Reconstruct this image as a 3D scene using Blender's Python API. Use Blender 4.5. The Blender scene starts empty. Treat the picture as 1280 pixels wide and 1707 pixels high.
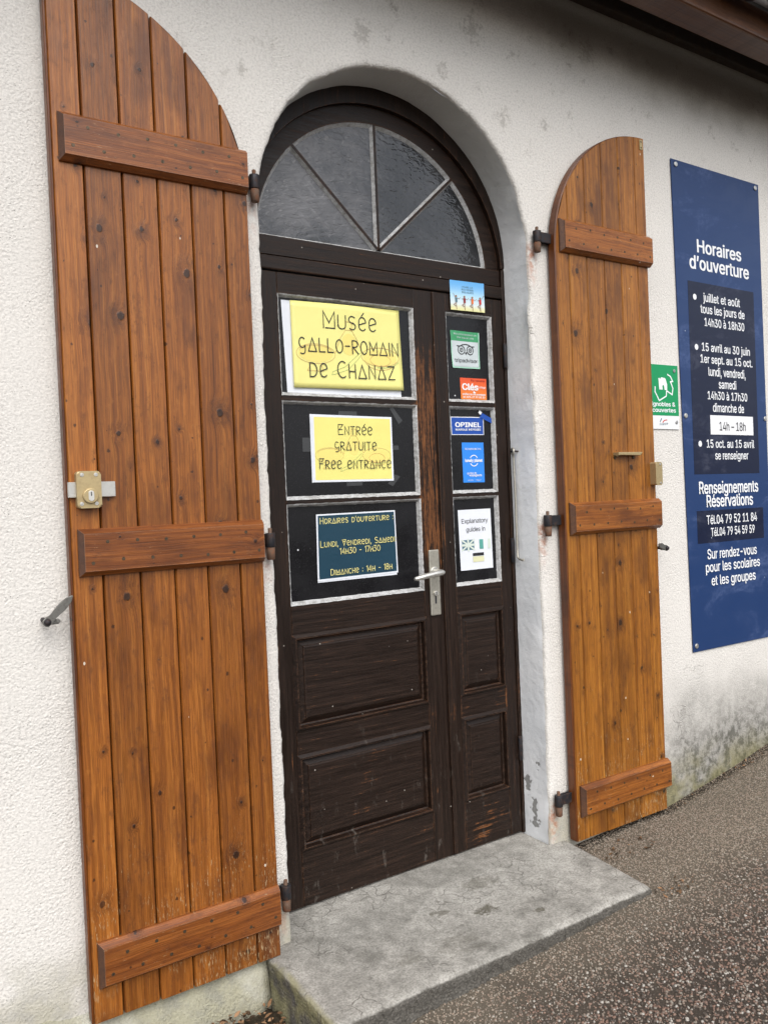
import bpy, bmesh, math, random
import numpy as np
from mathutils import Vector, Matrix
random.seed(7); rng = np.random.default_rng(7)
S = bpy.context.scene; C = S.collection
R = math.radians

# ------------------------------------------------------------------ camera, sky, sun, exposure
cd = bpy.data.cameras.new('camera'); cam = bpy.data.objects.new('camera', cd); C.objects.link(cam)
cd.sensor_fit = 'VERTICAL'; cd.sensor_height = 24.0; cd.lens = 24.0*1330/1707
cd.clip_start = 0.02; cd.clip_end = 500
yaw, pitch, roll = 0.5714, -0.0174, -0.0421
fw = Vector((math.sin(yaw)*math.cos(pitch), math.cos(yaw)*math.cos(pitch), math.sin(pitch)))
r0 = Vector((math.cos(yaw), -math.sin(yaw), 0)); u0 = r0.cross(fw)
rr = math.cos(roll)*r0 + math.sin(roll)*u0; uu = -math.sin(roll)*r0 + math.cos(roll)*u0
m = Matrix((rr, uu, -fw)).transposed().to_4x4(); m.translation = Vector((-1.4909, -2.1031, 1.2733))
cam.matrix_world = m; S.camera = cam

SUN_EL, SUN_AZ = R(50), R(196)          # overcast: a very wide, weak sun in front of the wall
w = bpy.data.worlds.new('World'); S.world = w; w.use_nodes = True
nt = w.node_tree; bg = nt.nodes['Background']
sky = nt.nodes.new('ShaderNodeTexSky'); sky.sky_type = 'NISHITA'; sky.sun_disc = False
sky.sun_elevation = SUN_EL; sky.sun_rotation = SUN_AZ; sky.air_density = 1.0; sky.dust_density = 3.0
hs = nt.nodes.new('ShaderNodeHueSaturation'); hs.inputs['Saturation'].default_value = 0.34
nt.links.new(sky.outputs[0], hs.inputs['Color']); nt.links.new(hs.outputs[0], bg.inputs['Color'])
bg.inputs['Strength'].default_value = 0.145
sl = bpy.data.lights.new('sun', 'SUN'); sl.energy = 1.3; sl.angle = R(60); sl.color = (1, .965, .92)
sun = bpy.data.objects.new('sun', sl); C.objects.link(sun)
sd = Vector((math.sin(SUN_AZ)*math.cos(SUN_EL), math.cos(SUN_AZ)*math.cos(SUN_EL), math.sin(SUN_EL)))
sun.rotation_euler = sd.to_track_quat('Z', 'Y').to_euler(); sun.location = (0, -6, 8)
S.view_settings.view_transform = 'Standard'; S.view_settings.look = 'None'
S.view_settings.exposure = 0.63; S.view_settings.gamma = 1

# ------------------------------------------------------------------ node helper
class N:
    def __init__(s, name, rough=.6, spec=.4):
        s.m = bpy.data.materials.new(name); s.m.use_nodes = True; s.t = s.m.node_tree
        s.b = s.t.nodes['Principled BSDF']; s.set('Roughness', rough); s.set('Specular IOR Level', spec)
    def new(s, k): return s.t.nodes.new(k)
    def put(s, i, v):
        if isinstance(v, bpy.types.NodeSocket): s.t.links.new(v, i)
        elif v is not None:
            if isinstance(v, (tuple, list)) and len(v) == 3 and i.type == 'RGBA': v = (*v, 1)
            i.default_value = v
    def set(s, n, v): s.put(s.b.inputs[n], v)
    def obj(s): return s.new('ShaderNodeTexCoord').outputs['Object']
    def attr(s, n): a = s.new('ShaderNodeAttribute'); a.attribute_name = n; return a.outputs['Fac']
    def island(s): return s.new('ShaderNodeNewGeometry').outputs['Random Per Island']
    def math(s, op, a, b=0.0, c=0.0, clamp=False):
        n = s.new('ShaderNodeMath'); n.operation = op; n.use_clamp = clamp
        s.put(n.inputs[0], a); s.put(n.inputs[1], b); s.put(n.inputs[2], c); return n.outputs[0]
    def add(s, a, b): return s.math('ADD', a, b)
    def mul(s, a, b): return s.math('MULTIPLY', a, b)
    def sep(s, v): n = s.new('ShaderNodeSeparateXYZ'); s.put(n.inputs[0], v); return n.outputs
    def comb(s, x, y, z):
        n = s.new('ShaderNodeCombineXYZ')
        for i, v in enumerate((x, y, z)): s.put(n.inputs[i], v)
        return n.outputs[0]
    def scale(s, v, sc, loc=(0, 0, 0)):
        n = s.new('ShaderNodeMapping'); s.put(n.inputs[0], v); n.inputs['Scale'].default_value = sc; n.inputs['Location'].default_value = loc; return n.outputs[0]
    def noise(s, v, sc=5, det=4, ro=.55, dist=0):
        n = s.new('ShaderNodeTexNoise'); s.put(n.inputs['Vector'], v); s.put(n.inputs['Scale'], sc)
        s.put(n.inputs['Detail'], det); s.put(n.inputs['Roughness'], ro); s.put(n.inputs['Distortion'], dist); return n.outputs['Fac']
    def vor(s, v, sc=5, feat='F1', dims='3D', out='Distance', rnd=1):
        n = s.new('ShaderNodeTexVoronoi'); n.feature = feat; n.voronoi_dimensions = dims
        s.put(n.inputs['Vector'], v); s.put(n.inputs['Scale'], sc); s.put(n.inputs['Randomness'], rnd)
        return n.outputs if out is None else n.outputs[out]
    def ss(s, v, a, b, lo=0.0, hi=1.0):
        n = s.new('ShaderNodeMapRange'); n.interpolation_type = 'SMOOTHSTEP'
        for i, x in enumerate((v, a, b, lo, hi)): s.put(n.inputs[i], x)
        return n.outputs[0]
    def ramp(s, f, stops):
        n = s.new('ShaderNodeValToRGB'); s.put(n.inputs[0], f); e = n.color_ramp.elements
        while len(e) < len(stops): e.new(.5)
        for k, (p, c) in zip(e, stops): k.position = p; k.color = (*c, 1)
        return n.outputs[0]
    def mix(s, f, a, b, mode='MIX'):
        n = s.new('ShaderNodeMix'); n.data_type = 'RGBA'; n.blend_type = mode
        s.put(n.inputs[0], f); s.put(n.inputs[6], a); s.put(n.inputs[7], b); return n.outputs[2]
    def bump(s, h, dist=.002, st=1.0, prev=None):
        n = s.new('ShaderNodeBump'); s.put(n.inputs['Height'], h); s.put(n.inputs['Distance'], dist); s.put(n.inputs['Strength'], st)
        if prev is not None: s.put(n.inputs['Normal'], prev)
        return n.outputs[0]

def flat(name, col, rough=.6, metal=0, spec=.4, var=.0):
    n = N(name, rough, spec); n.set('Metallic', metal)
    if var:
        f = n.noise(n.obj(), 60, 4, .6)
        n.set('Base Color', n.mix(f, tuple(c*(1-var) for c in col), tuple(min(1, c*(1+var)) for c in col)))
    else: n.set('Base Color', col)
    return n.m

def mat_stucco(name, base=(.73, .705, .665), grain=1.0, stains_and_shade=True):
    n = N(name, .9, .2); o = n.obj(); x, y, z = n.sep(o)
    g1 = n.noise(o, 150, 3, .55); g2 = n.vor(o, 190, 'SMOOTH_F1'); g3 = n.noise(o, 55, 3, .5); big = n.noise(o, 2.2, 4, .6)
    pit = n.ss(n.vor(o, 85), .045, .12, 0, 1)
    h = n.add(n.add(n.mul(g1, .9), n.mul(g2, -.55)), n.add(n.mul(g3, .6), n.mul(pit, .35)))
    cr = n.vor(n.comb(n.add(x, n.mul(n.noise(o, 3, 5, .7), .5)), 0, n.add(z, n.mul(n.noise(n.scale(o, (1, 1, 1), (4, 2, 7)), 3, 5, .7), .5))), 1.15, 'DISTANCE_TO_EDGE'); crk = n.mul(n.ss(cr, .0035, .0012), n.ss(n.noise(o, 1.3, 2), .60, .66))
    patch = n.ss(n.noise(n.comb(n.mul(x, 5), 0, n.mul(z, 2.6)), 1, 4, .6, .5), .3, .7, .35, 1.0)
    n.set('Normal', n.bump(crk, -.002, 1, n.bump(h, n.mul(patch, .0036*grain), .9)))
    c = n.mix(n.ss(big, .35, .7), tuple(b*.955 for b in base), base)
    c = n.mix(n.ss(g1, .3, .62), tuple(b*.80 for b in base), c); c = n.mix(n.mul(crk, .35), c, (.25, .23, .2))
    c = n.mix(n.mul(n.math('SUBTRACT', 1, pit), n.ss(n.noise(o, 9, 2), .42, .6, .25, .95)), c, (.13, .12, .10))
    if stains_and_shade:
        # yellow-brown grime, deepened to paint in the shade of the eaves, blotchy edge
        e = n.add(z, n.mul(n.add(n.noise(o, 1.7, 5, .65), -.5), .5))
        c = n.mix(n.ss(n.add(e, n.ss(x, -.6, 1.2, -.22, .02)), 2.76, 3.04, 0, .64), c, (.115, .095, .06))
        d2 = n.mul(n.ss(n.noise(o, 14, 6, .75), .56, .72), n.ss(z, 2.2, 2.75))
        c = n.mix(n.mul(d2, .55), c, (.12, .10, .07))
        fr = n.noise(o, 42, 6, .78)
        for bx, bz, br in ((-.15, 2.72, .10), (.16, 2.68, .07), (.43, 2.575, .07), (.62, 2.60, .05), (.30, 2.85, .12), (.85, 2.92, .12), (-.55, 2.50, .05)):
            dd = n.math('SQRT', n.add(n.mul(n.add(x, -bx), n.add(x, -bx)), n.mul(n.mul(n.add(z, -bz), n.add(z, -bz)), .6)))
            c = n.mix(n.mul(n.ss(n.add(fr, n.ss(dd, br, 0, -.22, .10)), .50, .62), .32), c, (.12, .10, .075))
        # grey-black mould low on the right
        mx = n.ss(x, .92, 1.38); mz = n.ss(n.add(z, n.mul(n.add(n.noise(o, 6, 5, .65), -.5), .42)), .58, .14)
        mn = n.ss(n.noise(o, 24, 6, .72), .40, .68)
        c = n.mix(n.mul(n.mul(mx, mz), n.math('MINIMUM', n.add(n.mul(mn, .62), .58), .97)), c, (.105, .102, .088))
        mg = n.mul(n.ss(n.add(z, n.mul(n.add(n.noise(o, 9, 4), -.5), .16)), .22, .03), n.ss(n.noise(o, 5, 3), .30, .5))
        c = n.mix(n.mul(mg, n.ss(x, .9, 1.2, .5, .85)), c, n.mix(mn, (.22, .20, .09), (.10, .095, .05)))
        # rust washing down from the hinge pins
        for hx in (-.545, .535):
            for hz in (2.13, 1.13, .115):
                rx = n.ss(n.math('ABSOLUTE', n.add(x, -hx)), .028, .003); rz = n.mul(n.ss(z, hz-.16, hz), n.ss(z, hz+.045, hz+.01))
                k = .85 if hx > 0 else .4
                c = n.mix(n.mul(n.mul(n.mul(rx, rz), n.ss(n.noise(o, 45, 3), .35, .6)), k), c, (.42, .17, .09))
    n.set('Base Color', c); return n.m

def mat_reveal():
    n = N('smooth_painted_plaster', .75, .3); o = n.obj(); x, y, z = n.sep(o)
    lump = n.noise(o, 38, 3, .5); fine = n.noise(o, 260, 2)
    c = n.mix(n.ss(n.noise(o, 4, 4), .3, .7), (.76, .78, .80), (.83, .84, .85))
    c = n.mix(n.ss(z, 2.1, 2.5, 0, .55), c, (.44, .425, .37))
    # peeled paint near the foot of the jamb and dirt specks
    pz = n.add(z, n.mul(n.add(n.noise(o, 22, 4, .6), -.5), .30)); py = n.add(y, n.mul(n.add(n.noise(o, 30, 4, .6), -.5), .12))
    pm = n.mul(n.mul(n.ss(pz, .285, .265), n.ss(pz, -.02, .05)), n.ss(py, .045, .055)); pm = n.mul(pm, n.ss(n.noise(o, 14, 3), .53, .56))
    c = n.mix(pm, c, (.30, .30, .29))
    c = n.mix(n.mul(n.ss(n.vor(o, 60), .10, .04), .5), c, (.2, .19, .17))
    n.set('Base Color', c)
    h = n.add(n.mul(lump, 1.0), n.mul(fine, .2)); b = n.bump(h, .003, .8); n.set('Normal', n.bump(pm, -.0015, 1, b)); return n.m

def mat_pine(name, horiz=False, tint=(1, 1, 1), scuff=True, dark=1.0):
    n = N(name, .42, .45); o = n.obj(); pid = n.attr('pid'); x, y, z = n.sep(o)
    wx, wz = (z, x) if horiz else (x, z)
    ax = n.add(wx, n.mul(pid, 3.137)); az = n.add(wz, n.mul(pid, 7.71)); ay = n.add(y, n.mul(pid, 1.3))
    def knots(sx, sz, thr, r0, r1):
        v = n.vor(n.comb(n.mul(ax, sx), n.mul(az, sz), 0), 1, 'F1', '2D', None)
        pos = n.sep(v['Position']); cr = n.sep(v['Color'])
        dx = n.mul(n.math('SUBTRACT', n.mul(ax, sx), pos[0]), 1/sx); dz = n.mul(n.math('SUBTRACT', n.mul(az, sz), pos[1]), .8/sz)
        d = n.math('SQRT', n.add(n.mul(dx, dx), n.mul(dz, dz))); d = n.add(d, n.mul(n.add(n.noise(o, 75, 4, .7), -.5), .011))
        return d, n.ss(cr[0], thr, thr+.02), n.add(r0, n.mul(n.mul(cr[1], cr[1]), r1))
    d, pres, rk = knots(11, 4.2, .34, .0024, .0085)
    knot = n.mul(n.ss(d, n.mul(rk, 1.1), n.mul(rk, .65)), pres); smz = n.ss(n.noise(o, 16, 4, .7), .32, .68); halo = n.mul(n.mul(n.ss(d, n.mul(rk, 5), rk), pres), smz)
    ring = n.mul(halo, n.ss(n.math('SINE', n.mul(d, 1750)), .0, .9))
    d2, p2, r2 = knots(17, 9, .62, .0012, .0028); small = n.mul(n.ss(d2, n.mul(r2, 1.3), n.mul(r2, .6)), p2)
    gx = n.add(ax, n.mul(halo, .017))
    wav = n.mul(n.add(n.noise(n.comb(n.mul(ax, 5), 0, n.mul(az, 3)), 1, 2), -.5), .02); gx = n.add(gx, wav)
    g = n.noise(n.comb(n.mul(gx, 105), n.mul(ay, 105), n.mul(az, 1.5)), 1, 5, .62, .25)
    fine = n.noise(n.comb(n.mul(gx, 520), n.mul(ay, 520), n.mul(az, 11)), 1, 3, .65)
    blot = n.noise(n.comb(n.mul(ax, 11), ay, n.mul(az, 3.2)), 1, 4, .6); mott = n.noise(n.comb(n.mul(ax, 48), ay, n.mul(az, 20)), 1, 5, .72)
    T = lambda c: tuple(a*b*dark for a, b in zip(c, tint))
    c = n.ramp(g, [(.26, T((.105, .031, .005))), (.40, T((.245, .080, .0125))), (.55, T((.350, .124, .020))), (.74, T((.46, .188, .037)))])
    c = n.mix(n.ss(fine, .38, .62, .50, .0), c, T((.095, .032, .006)))
    c = n.mix(n.ss(mott, .53, .70, 0, .60), c, T((.105, .034, .008)))
    c = n.mix(n.ss(mott, .44, .28, 0, .45), c, T((.40, .165, .038)))
    c = n.mix(n.ss(blot, .48, .72, 0, .75), c, T((.095, .030, .008)))
    c = n.mix(n.mul(halo, .75), c, T((.075, .024, .007)))
    c = n.mix(n.mul(ring, .4), c, T((.045, .016, .006)))
    c = n.mix(n.mul(knot, .9), c, T((.022, .010, .006)))
    c = n.mix(n.mul(small, .8), c, T((.03, .012, .006)))
    rnd = n.math('FRACT', n.mul(pid, 17.31))
    c = n.mix(1.0, c, n.ramp(rnd, [(0, (.80, .77, .74)), (1, (1.14, 1.12, 1.09))]), 'MULTIPLY')
    if scuff:
        sc = n.noise(n.comb(n.mul(ax, 260), 0, n.mul(az, 40)), 1, 4, .72)
        lo = .62 if horiz else n.ss(z, .05, .7, .54, .70)
        s1 = n.mul(n.ss(sc, lo, n.add(lo, .05)), n.ss(n.noise(o, 9, 3), .46, .57))
        c = n.mix(n.mul(s1, .75), c, (.44, .32, .18))
        vs = n.vor(n.comb(n.mul(ax, 26), 0, n.mul(az, 15)), 1, 'F1', '3D', None)
        fl = n.mul(n.ss(n.add(vs['Distance'], n.mul(n.add(mott, -.5), .08)), .075, .05), n.ss(n.sep(vs['Color'])[0], .80, .82)); c = n.mix(n.mul(fl, .85), c, (.66, .60, .5))
    if horiz:   # worn pale arrises and sooty end grain of the battens
        bv = n.new('ShaderNodeBevel'); bv.samples = 4; bv.inputs['Radius'].default_value = .004
        ge = n.new('ShaderNodeNewGeometry'); dt = n.new('ShaderNodeVectorMath'); dt.operation = 'DOT_PRODUCT'
        n.put(dt.inputs[0], bv.outputs[0]); n.put(dt.inputs[1], ge.outputs['Normal'])
        edge = n.mul(n.ss(n.math('SUBTRACT', 1, dt.outputs['Value']), .02, .12), n.ss(mott, .35, .6, .25, .9))
        c = n.mix(n.mul(edge, .75), c, (.30, .19, .125)); nx = n.sep(ge.outputs['Normal'])[0]
        c = n.mix(n.ss(n.math('ABSOLUTE', nx), .4, .8, 0, .75), c, (.05, .032, .026))
    n.set('Base Color', c)
    n.set('Roughness', n.ss(n.add(n.mul(fine, .5), n.mul(mott, .5)), .3, .7, .30, .52))
    n.set('Normal', n.bump(n.add(n.mul(g, .5), n.add(n.mul(fine, .4), n.add(n.mul(mott, .3), n.mul(knot, .5)))), .0014, .8)); return n.m

def mat_door(name, horiz=False):
    n = N(name, .5, .28); o = n.obj(); x, y, z = n.sep(o)
    ax, az = (z, x) if horiz else (x, z)
    g = n.noise(n.comb(n.mul(ax, 95), n.mul(y, 95), n.mul(az, 3.2)), 1, 5, .62, .25)
    fine = n.noise(n.comb(n.mul(ax, 520), n.mul(y, 520), n.mul(az, 16)), 1, 3, .68)
    blot = n.noise(o, 5, 5, .62); mott = n.noise(o, 60, 5, .7)
    gf = n.add(n.mul(g, .6), n.mul(fine, .4))
    c = n.ramp(gf, [(.32, (.0045, .0024, .0016)), (.52, (.0150, .0075, .0046)), (.72, (.037, .0185, .011))])
    c = n.mix(n.ss(mott, .55, .75, 0, .5), c, (.036, .017, .010))
    # worn through to orange wood: along the lock stile, on proud edges, in rubbed places
    st = n.mul(n.ss(n.math('ABSOLUTE', n.add(x, -.135)), .085, .02), n.mul(n.ss(z, .84, 1.15), n.ss(z, 2.0, 1.55)))
    lowp = n.mul(n.ss(blot, .50, .70), n.ss(z, 1.1, .2, .35, 1))
    bv = n.new('ShaderNodeBevel'); bv.samples = 4; bv.inputs['Radius'].default_value = .0035
    ge = n.new('ShaderNodeNewGeometry'); dt = n.new('ShaderNodeVectorMath'); dt.operation = 'DOT_PRODUCT'
    n.put(dt.inputs[0], bv.outputs[0]); n.put(dt.inputs[1], ge.outputs['Normal'])
    edge = n.ss(n.math('SUBTRACT', 1, dt.outputs['Value']), .03, .18)
    wear = n.add(n.add(n.mul(st, .185), n.mul(lowp, .155)), n.mul(edge, .19))
    wm = n.ss(n.add(n.add(gf, n.mul(n.add(mott, -.5), .22)), wear), .625, .74)
    c = n.mix(n.mul(wm, .85), c, n.mix(n.ss(fine, .4, .65), (.085, .030, .010), (.25, .094, .028)))
    c = n.mix(n.mul(edge, n.ss(mott, .40, .62, 0, .55)), c, (.17, .105, .07))
    vs = n.vor(o, 26, 'F1', '3D', None)
    c = n.mix(n.mul(n.ss(vs['Distance'], .075, .04), n.ss(n.sep(vs['Color'])[0], .62, .64)), c, (.35, .32, .28))
    sm = n.mul(n.ss(n.noise(n.comb(n.mul(x, 26), 0, n.mul(z, 9)), 1, 5, .72), .58, .72), n.ss(z, .75, .25)); c = n.mix(n.mul(sm, .5), c, (.13, .115, .10))
    n.set('Base Color', c); n.set('Roughness', n.ss(gf, .35, .65, .34, .6))
    n.set('Normal', n.bump(n.add(n.mul(g, .6), n.mul(fine, .6)), .0013, .85)); return n.m

def mat_concrete(name, top=True):
    n = N(name, .85, .25); o = n.obj(); x, y, z = n.sep(o)
    big = n.noise(o, 3.2, 6, .65); med = n.noise(o, 17, 5, .65); fine = n.noise(o, 170, 3, .6)
    c = n.ramp(n.add(n.mul(big, .55), n.mul(med, .45)), [(.32, (.12, .115, .10)), (.45, (.27, .26, .235)), (.58, (.42, .405, .37)), (.75, (.54, .525, .485))])
    c = n.mix(n.ss(fine, .34, .62, .45, 0), c, (.085, .08, .07))
    # hair cracks and scratches
    wv = n.add
    wob = n.comb(n.add(x, n.mul(n.noise(o, 12, 3), .09)), n.add(y, n.mul(n.noise(n.scale(o, (1, 1, 1), (5, 3, 1)), 12, 3), .09)), 0)
    ed = n.vor(wob, 17, 'DISTANCE_TO_EDGE', '2D'); cr = n.mul(n.ss(ed, .035, .008), n.ss(n.noise(o, 5, 3), .47, .6))
    c = n.mix(n.mul(cr, .55), c, (.11, .10, .085))
    ed2 = n.vor(n.scale(wob, (1, 1, 1), (3.3, 1.7, 0)), 30, 'DISTANCE_TO_EDGE', '2D'); cr2 = n.mul(n.ss(ed2, .05, .015), n.ss(n.noise(n.scale(o, (1, 1, 1), (2, 7, 0)), 4, 3), .5, .62))
    c = n.mix(n.mul(cr2, .28), c, (.52, .50, .46))
    # dark damp blots with an irregular shape
    fr = n.noise(n.scale(o, (1, 1.6, 1)), 30, 7, .8, .4)
    for bx, by, br, k in ((.04, -.20, .10, .75), (-.08, -.13, .08, .55), (.17, -.30, .05, .7), (.13, -.06, .16, .4), (-.3, -.28, .12, .3), (-.15, -.3, .2, .25)):
        dd = n.math('SQRT', n.add(n.mul(n.add(x, -bx), n.add(x, -bx)), n.mul(n.mul(n.add(y, -by), n.add(y, -by)), 2.4)))
        c = n.mix(n.mul(n.ss(n.add(fr, n.ss(dd, br, 0, -.25, .13)), .49, .58), k), c, (.07, .062, .04))
    # dirt splashed on the risers, moss on the left foot
    low = n.ss(n.add(z, n.mul(n.add(med, -.5), .016)), -.008, -.016); c = n.mix(n.mul(low, n.ss(med, .2, .6, .72, .9)), c, n.mix(n.ss(n.vor(o, 150), .25, .65, 0, .6), n.mix(med, (.075, .069, .06), (.15, .138, .12)), (.03, .027, .023)))
    mo = n.mul(n.ss(x, -.585, -.60), n.ss(n.noise(o, 13, 4), .36, .58)); c = n.mix(n.mul(mo, .7), c, (.26, .245, .13))
    n.set('Base Color', c); n.set('Normal', n.bump(n.add(n.mul(fine, .5), n.add(n.mul(med, .7), n.add(n.mul(cr, -.5), n.mul(low, n.mul(n.vor(o, 150), -.9))))), .0035, .8)); return n.m

def mat_pebble():
    n = N('pebble', .55, .4); i = n.island(); o = n.obj(); y = n.sep(o)[1]
    c = n.ramp(i, [(0, (.035, .03, .028)), (.22, (.07, .052, .045)), (.42, (.18, .092, .066)), (.60, (.22, .135, .10)), (.76, (.20, .165, .135)), (.88, (.27, .245, .21)), (.96, (.44, .42, .385))])
    c = n.mix(n.ss(n.noise(o, 300, 2), .4, .7, 0, .4), c, (.06, .045, .04))
    du = n.ss(n.add(y, n.mul(n.add(n.noise(o, 4, 4), -.5), .45)), -.74, -.34, .12, .60); c = n.mix(du, c, (.34, .29, .225))
    n.set('Base Color', c); return n.m

def mat_ground():
    n = N('asphalt_binder', .9, .2); o = n.obj(); y = n.sep(o)[1]
    f = n.noise(o, 220, 4, .7); b = n.noise(o, 5, 4)
    c = n.mix(n.ss(f, .3, .7), (.020, .016, .014), (.060, .046, .038))
    du = n.ss(n.add(y, n.mul(n.add(b, -.5), .5)), -.80, -.34, .15, .85); c = n.mix(du, c, n.mix(f, (.06, .05, .038), (.23, .195, .15))); c = n.mix(n.ss(n.add(y, n.mul(n.add(b, -.5), .06)), -.07, -.02), c, (.03, .023, .016))
    n.set('Base Color', c); n.set('Normal', n.bump(f, .004, .8)); return n.m

def mat_fanglass():
    n = N('dusty_old_glass', .09, .5); o = n.obj(); x, y, z = n.sep(o)
    du = n.noise(n.comb(n.mul(n.add(x, z), 30), 0, n.mul(n.add(x, n.mul(z, -1)), 4)), 1, 5, .7); bl = n.noise(o, 3.3, 4, .6)
    rad = n.math('SQRT', n.add(n.mul(n.add(x, .1), n.add(x, .1)), n.mul(n.add(z, -1.6), n.add(z, -1.6))))
    wipe = n.noise(n.comb(n.mul(rad, 60), n.mul(x, 3), n.mul(z, 3)), 1, 4, .7)
    du = n.math('MAXIMUM', n.ss(wipe, .42, .75), n.ss(du, .45, .75))
    left = n.ss(x, .15, -.2, .22, 1.0)
    dust = n.mul(left, n.add(n.mul(n.ss(bl, .35, .65), .55), n.mul(du, n.ss(n.noise(o, 7, 3), .35, .65, .1, .6))))
    n.set('Base Color', n.mix(dust, (.008, .009, .011), (.17, .17, .18)))
    n.set('Roughness', n.ss(dust, 0, .6, .06, .4))
    wv = n.add(n.noise(n.comb(n.mul(x, 38), 0, n.mul(z, 75)), 1, 2, .5, .8), n.mul(n.noise(o, 9, 2), 1.2))
    n.set('Normal', n.bump(wv, .0024, 1.0)); n.set('Specular IOR Level', .75); n.set('IOR', 1.52); return n.m

def mat_blackpane():
    n = N('blacked_out_glass', .22, .32); o = n.obj()
    v = n.vor(o, 420, 'F1', '3D', None); sp = n.mul(n.ss(v['Distance'], .42, .2), n.ss(n.sep(v['Color'])[0], .80, .85))
    b = n.noise(o, 7, 4)
    c = n.mix(n.mul(sp, .5), n.mix(b, (.004, .004, .005), (.011, .011, .013)), (.085, .085, .09))
    v2 = n.vor(o, 17, 'F1', '3D', None); c = n.mix(n.mul(n.ss(v2['Distance'], .06, .035), n.ss(n.sep(v2['Color'])[0], .66, .68)), c, (.62, .64, .66))
    n.set('Base Color', c); n.set('Roughness', n.ss(b, .3, .7, .2, .36)); n.set('Normal', n.bump(n.noise(o, 300, 2), .0004, .5)); return n.m

def mat_putty():
    n = N('weathered_putty', .85, .2); o = n.obj(); f = n.noise(o, 55, 6, .72); k = n.noise(o, 210, 3, .6)
    c = n.ramp(n.add(n.mul(f, .7), n.mul(k, .3)), [(.28, (.09, .08, .065)), (.38, (.27, .265, .25)), (.58, (.52, .525, .53))])
    n.set('Base Color', c); n.set('Normal', n.bump(f, .003, .8)); return n.m

def mat_metal(name, col, rough=.4, metal=1.0, spot=(.1, .07, .05), amt=.4, sc=60):
    n = N(name, rough); o = n.obj(); f = n.noise(o, sc, 5, .65)
    n.set('Base Color', n.mix(n.ss(f, .45, .7, 0, amt), col, spot)); n.set('Metallic', metal)
    n.set('Roughness', n.ss(f, .3, .7, rough*.8, min(1, rough*1.4))); n.set('Normal', n.bump(f, .0008, .5)); return n.m

def mat_sign(name, col, fade=.5):
    n = N(name, .36, .32); o = n.obj(); x, y, z = n.sep(o)
    f = n.noise(n.comb(n.mul(x, 3), 0, n.mul(z, 7)), 1, 6, .68, .6); k = n.noise(o, 45, 4, .7)
    sm = n.mul(n.ss(f, .52, .72), n.ss(k, .32, .62)); lite = tuple(min(1, c*1.6+.055) for c in col)
    c = n.mix(n.mul(n.ss(f, .5, .66), n.add(n.mul(n.ss(k, .32, .62), .5), .08)), col, lite); c = n.mix(n.ss(k, .55, .75, 0, .25), c, tuple(c*.6 for c in col))
    vs = n.vor(o, 16, 'F1', '3D', None); c = n.mix(n.mul(n.ss(vs['Distance'], .05, .03), n.ss(n.sep(vs['Color'])[0], .8, .82)), c, (.45, .5, .58))
    n.set('Base Color', c); n.set('Roughness', n.ss(f, .3, .7, .28, .5)); return n.m

def mat_paper(name, col, wr=.0):
    n = N(name, .38, .4); o = n.obj(); f = n.noise(o, 9, 5, .6)
    n.set('Base Color', n.mix(f, tuple(c*.9 for c in col), tuple(min(1, c*1.06) for c in col)))
    n.set('Normal', n.bump(n.noise(o, 14, 3), .004+wr, .5)); return n.m

def mat_gradient(name, stops, z0, z1):
    n = N(name, .4, .4); z = n.sep(n.obj())[2]; n.set('Base Color', n.ramp(n.ss(z, z0, z1), stops)); return n.m

def mat_litter():
    n = N('dry_leaf', .8, .2); i = n.island()
    n.set('Base Color', n.ramp(i, [(0, (.03, .022, .015)), (.4, (.09, .055, .03)), (.7, (.20, .11, .055)), (1, (.34, .2, .11))])); return n.m

def mat_soil():
    n = N('damp_soil', .95, .2); o = n.obj(); f = n.noise(o, 60, 5, .7)
    n.set('Base Color', n.mix(f, (.02, .016, .011), (.085, .066, .042))); n.set('Normal', n.bump(f, .012, 1)); return n.m

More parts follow.
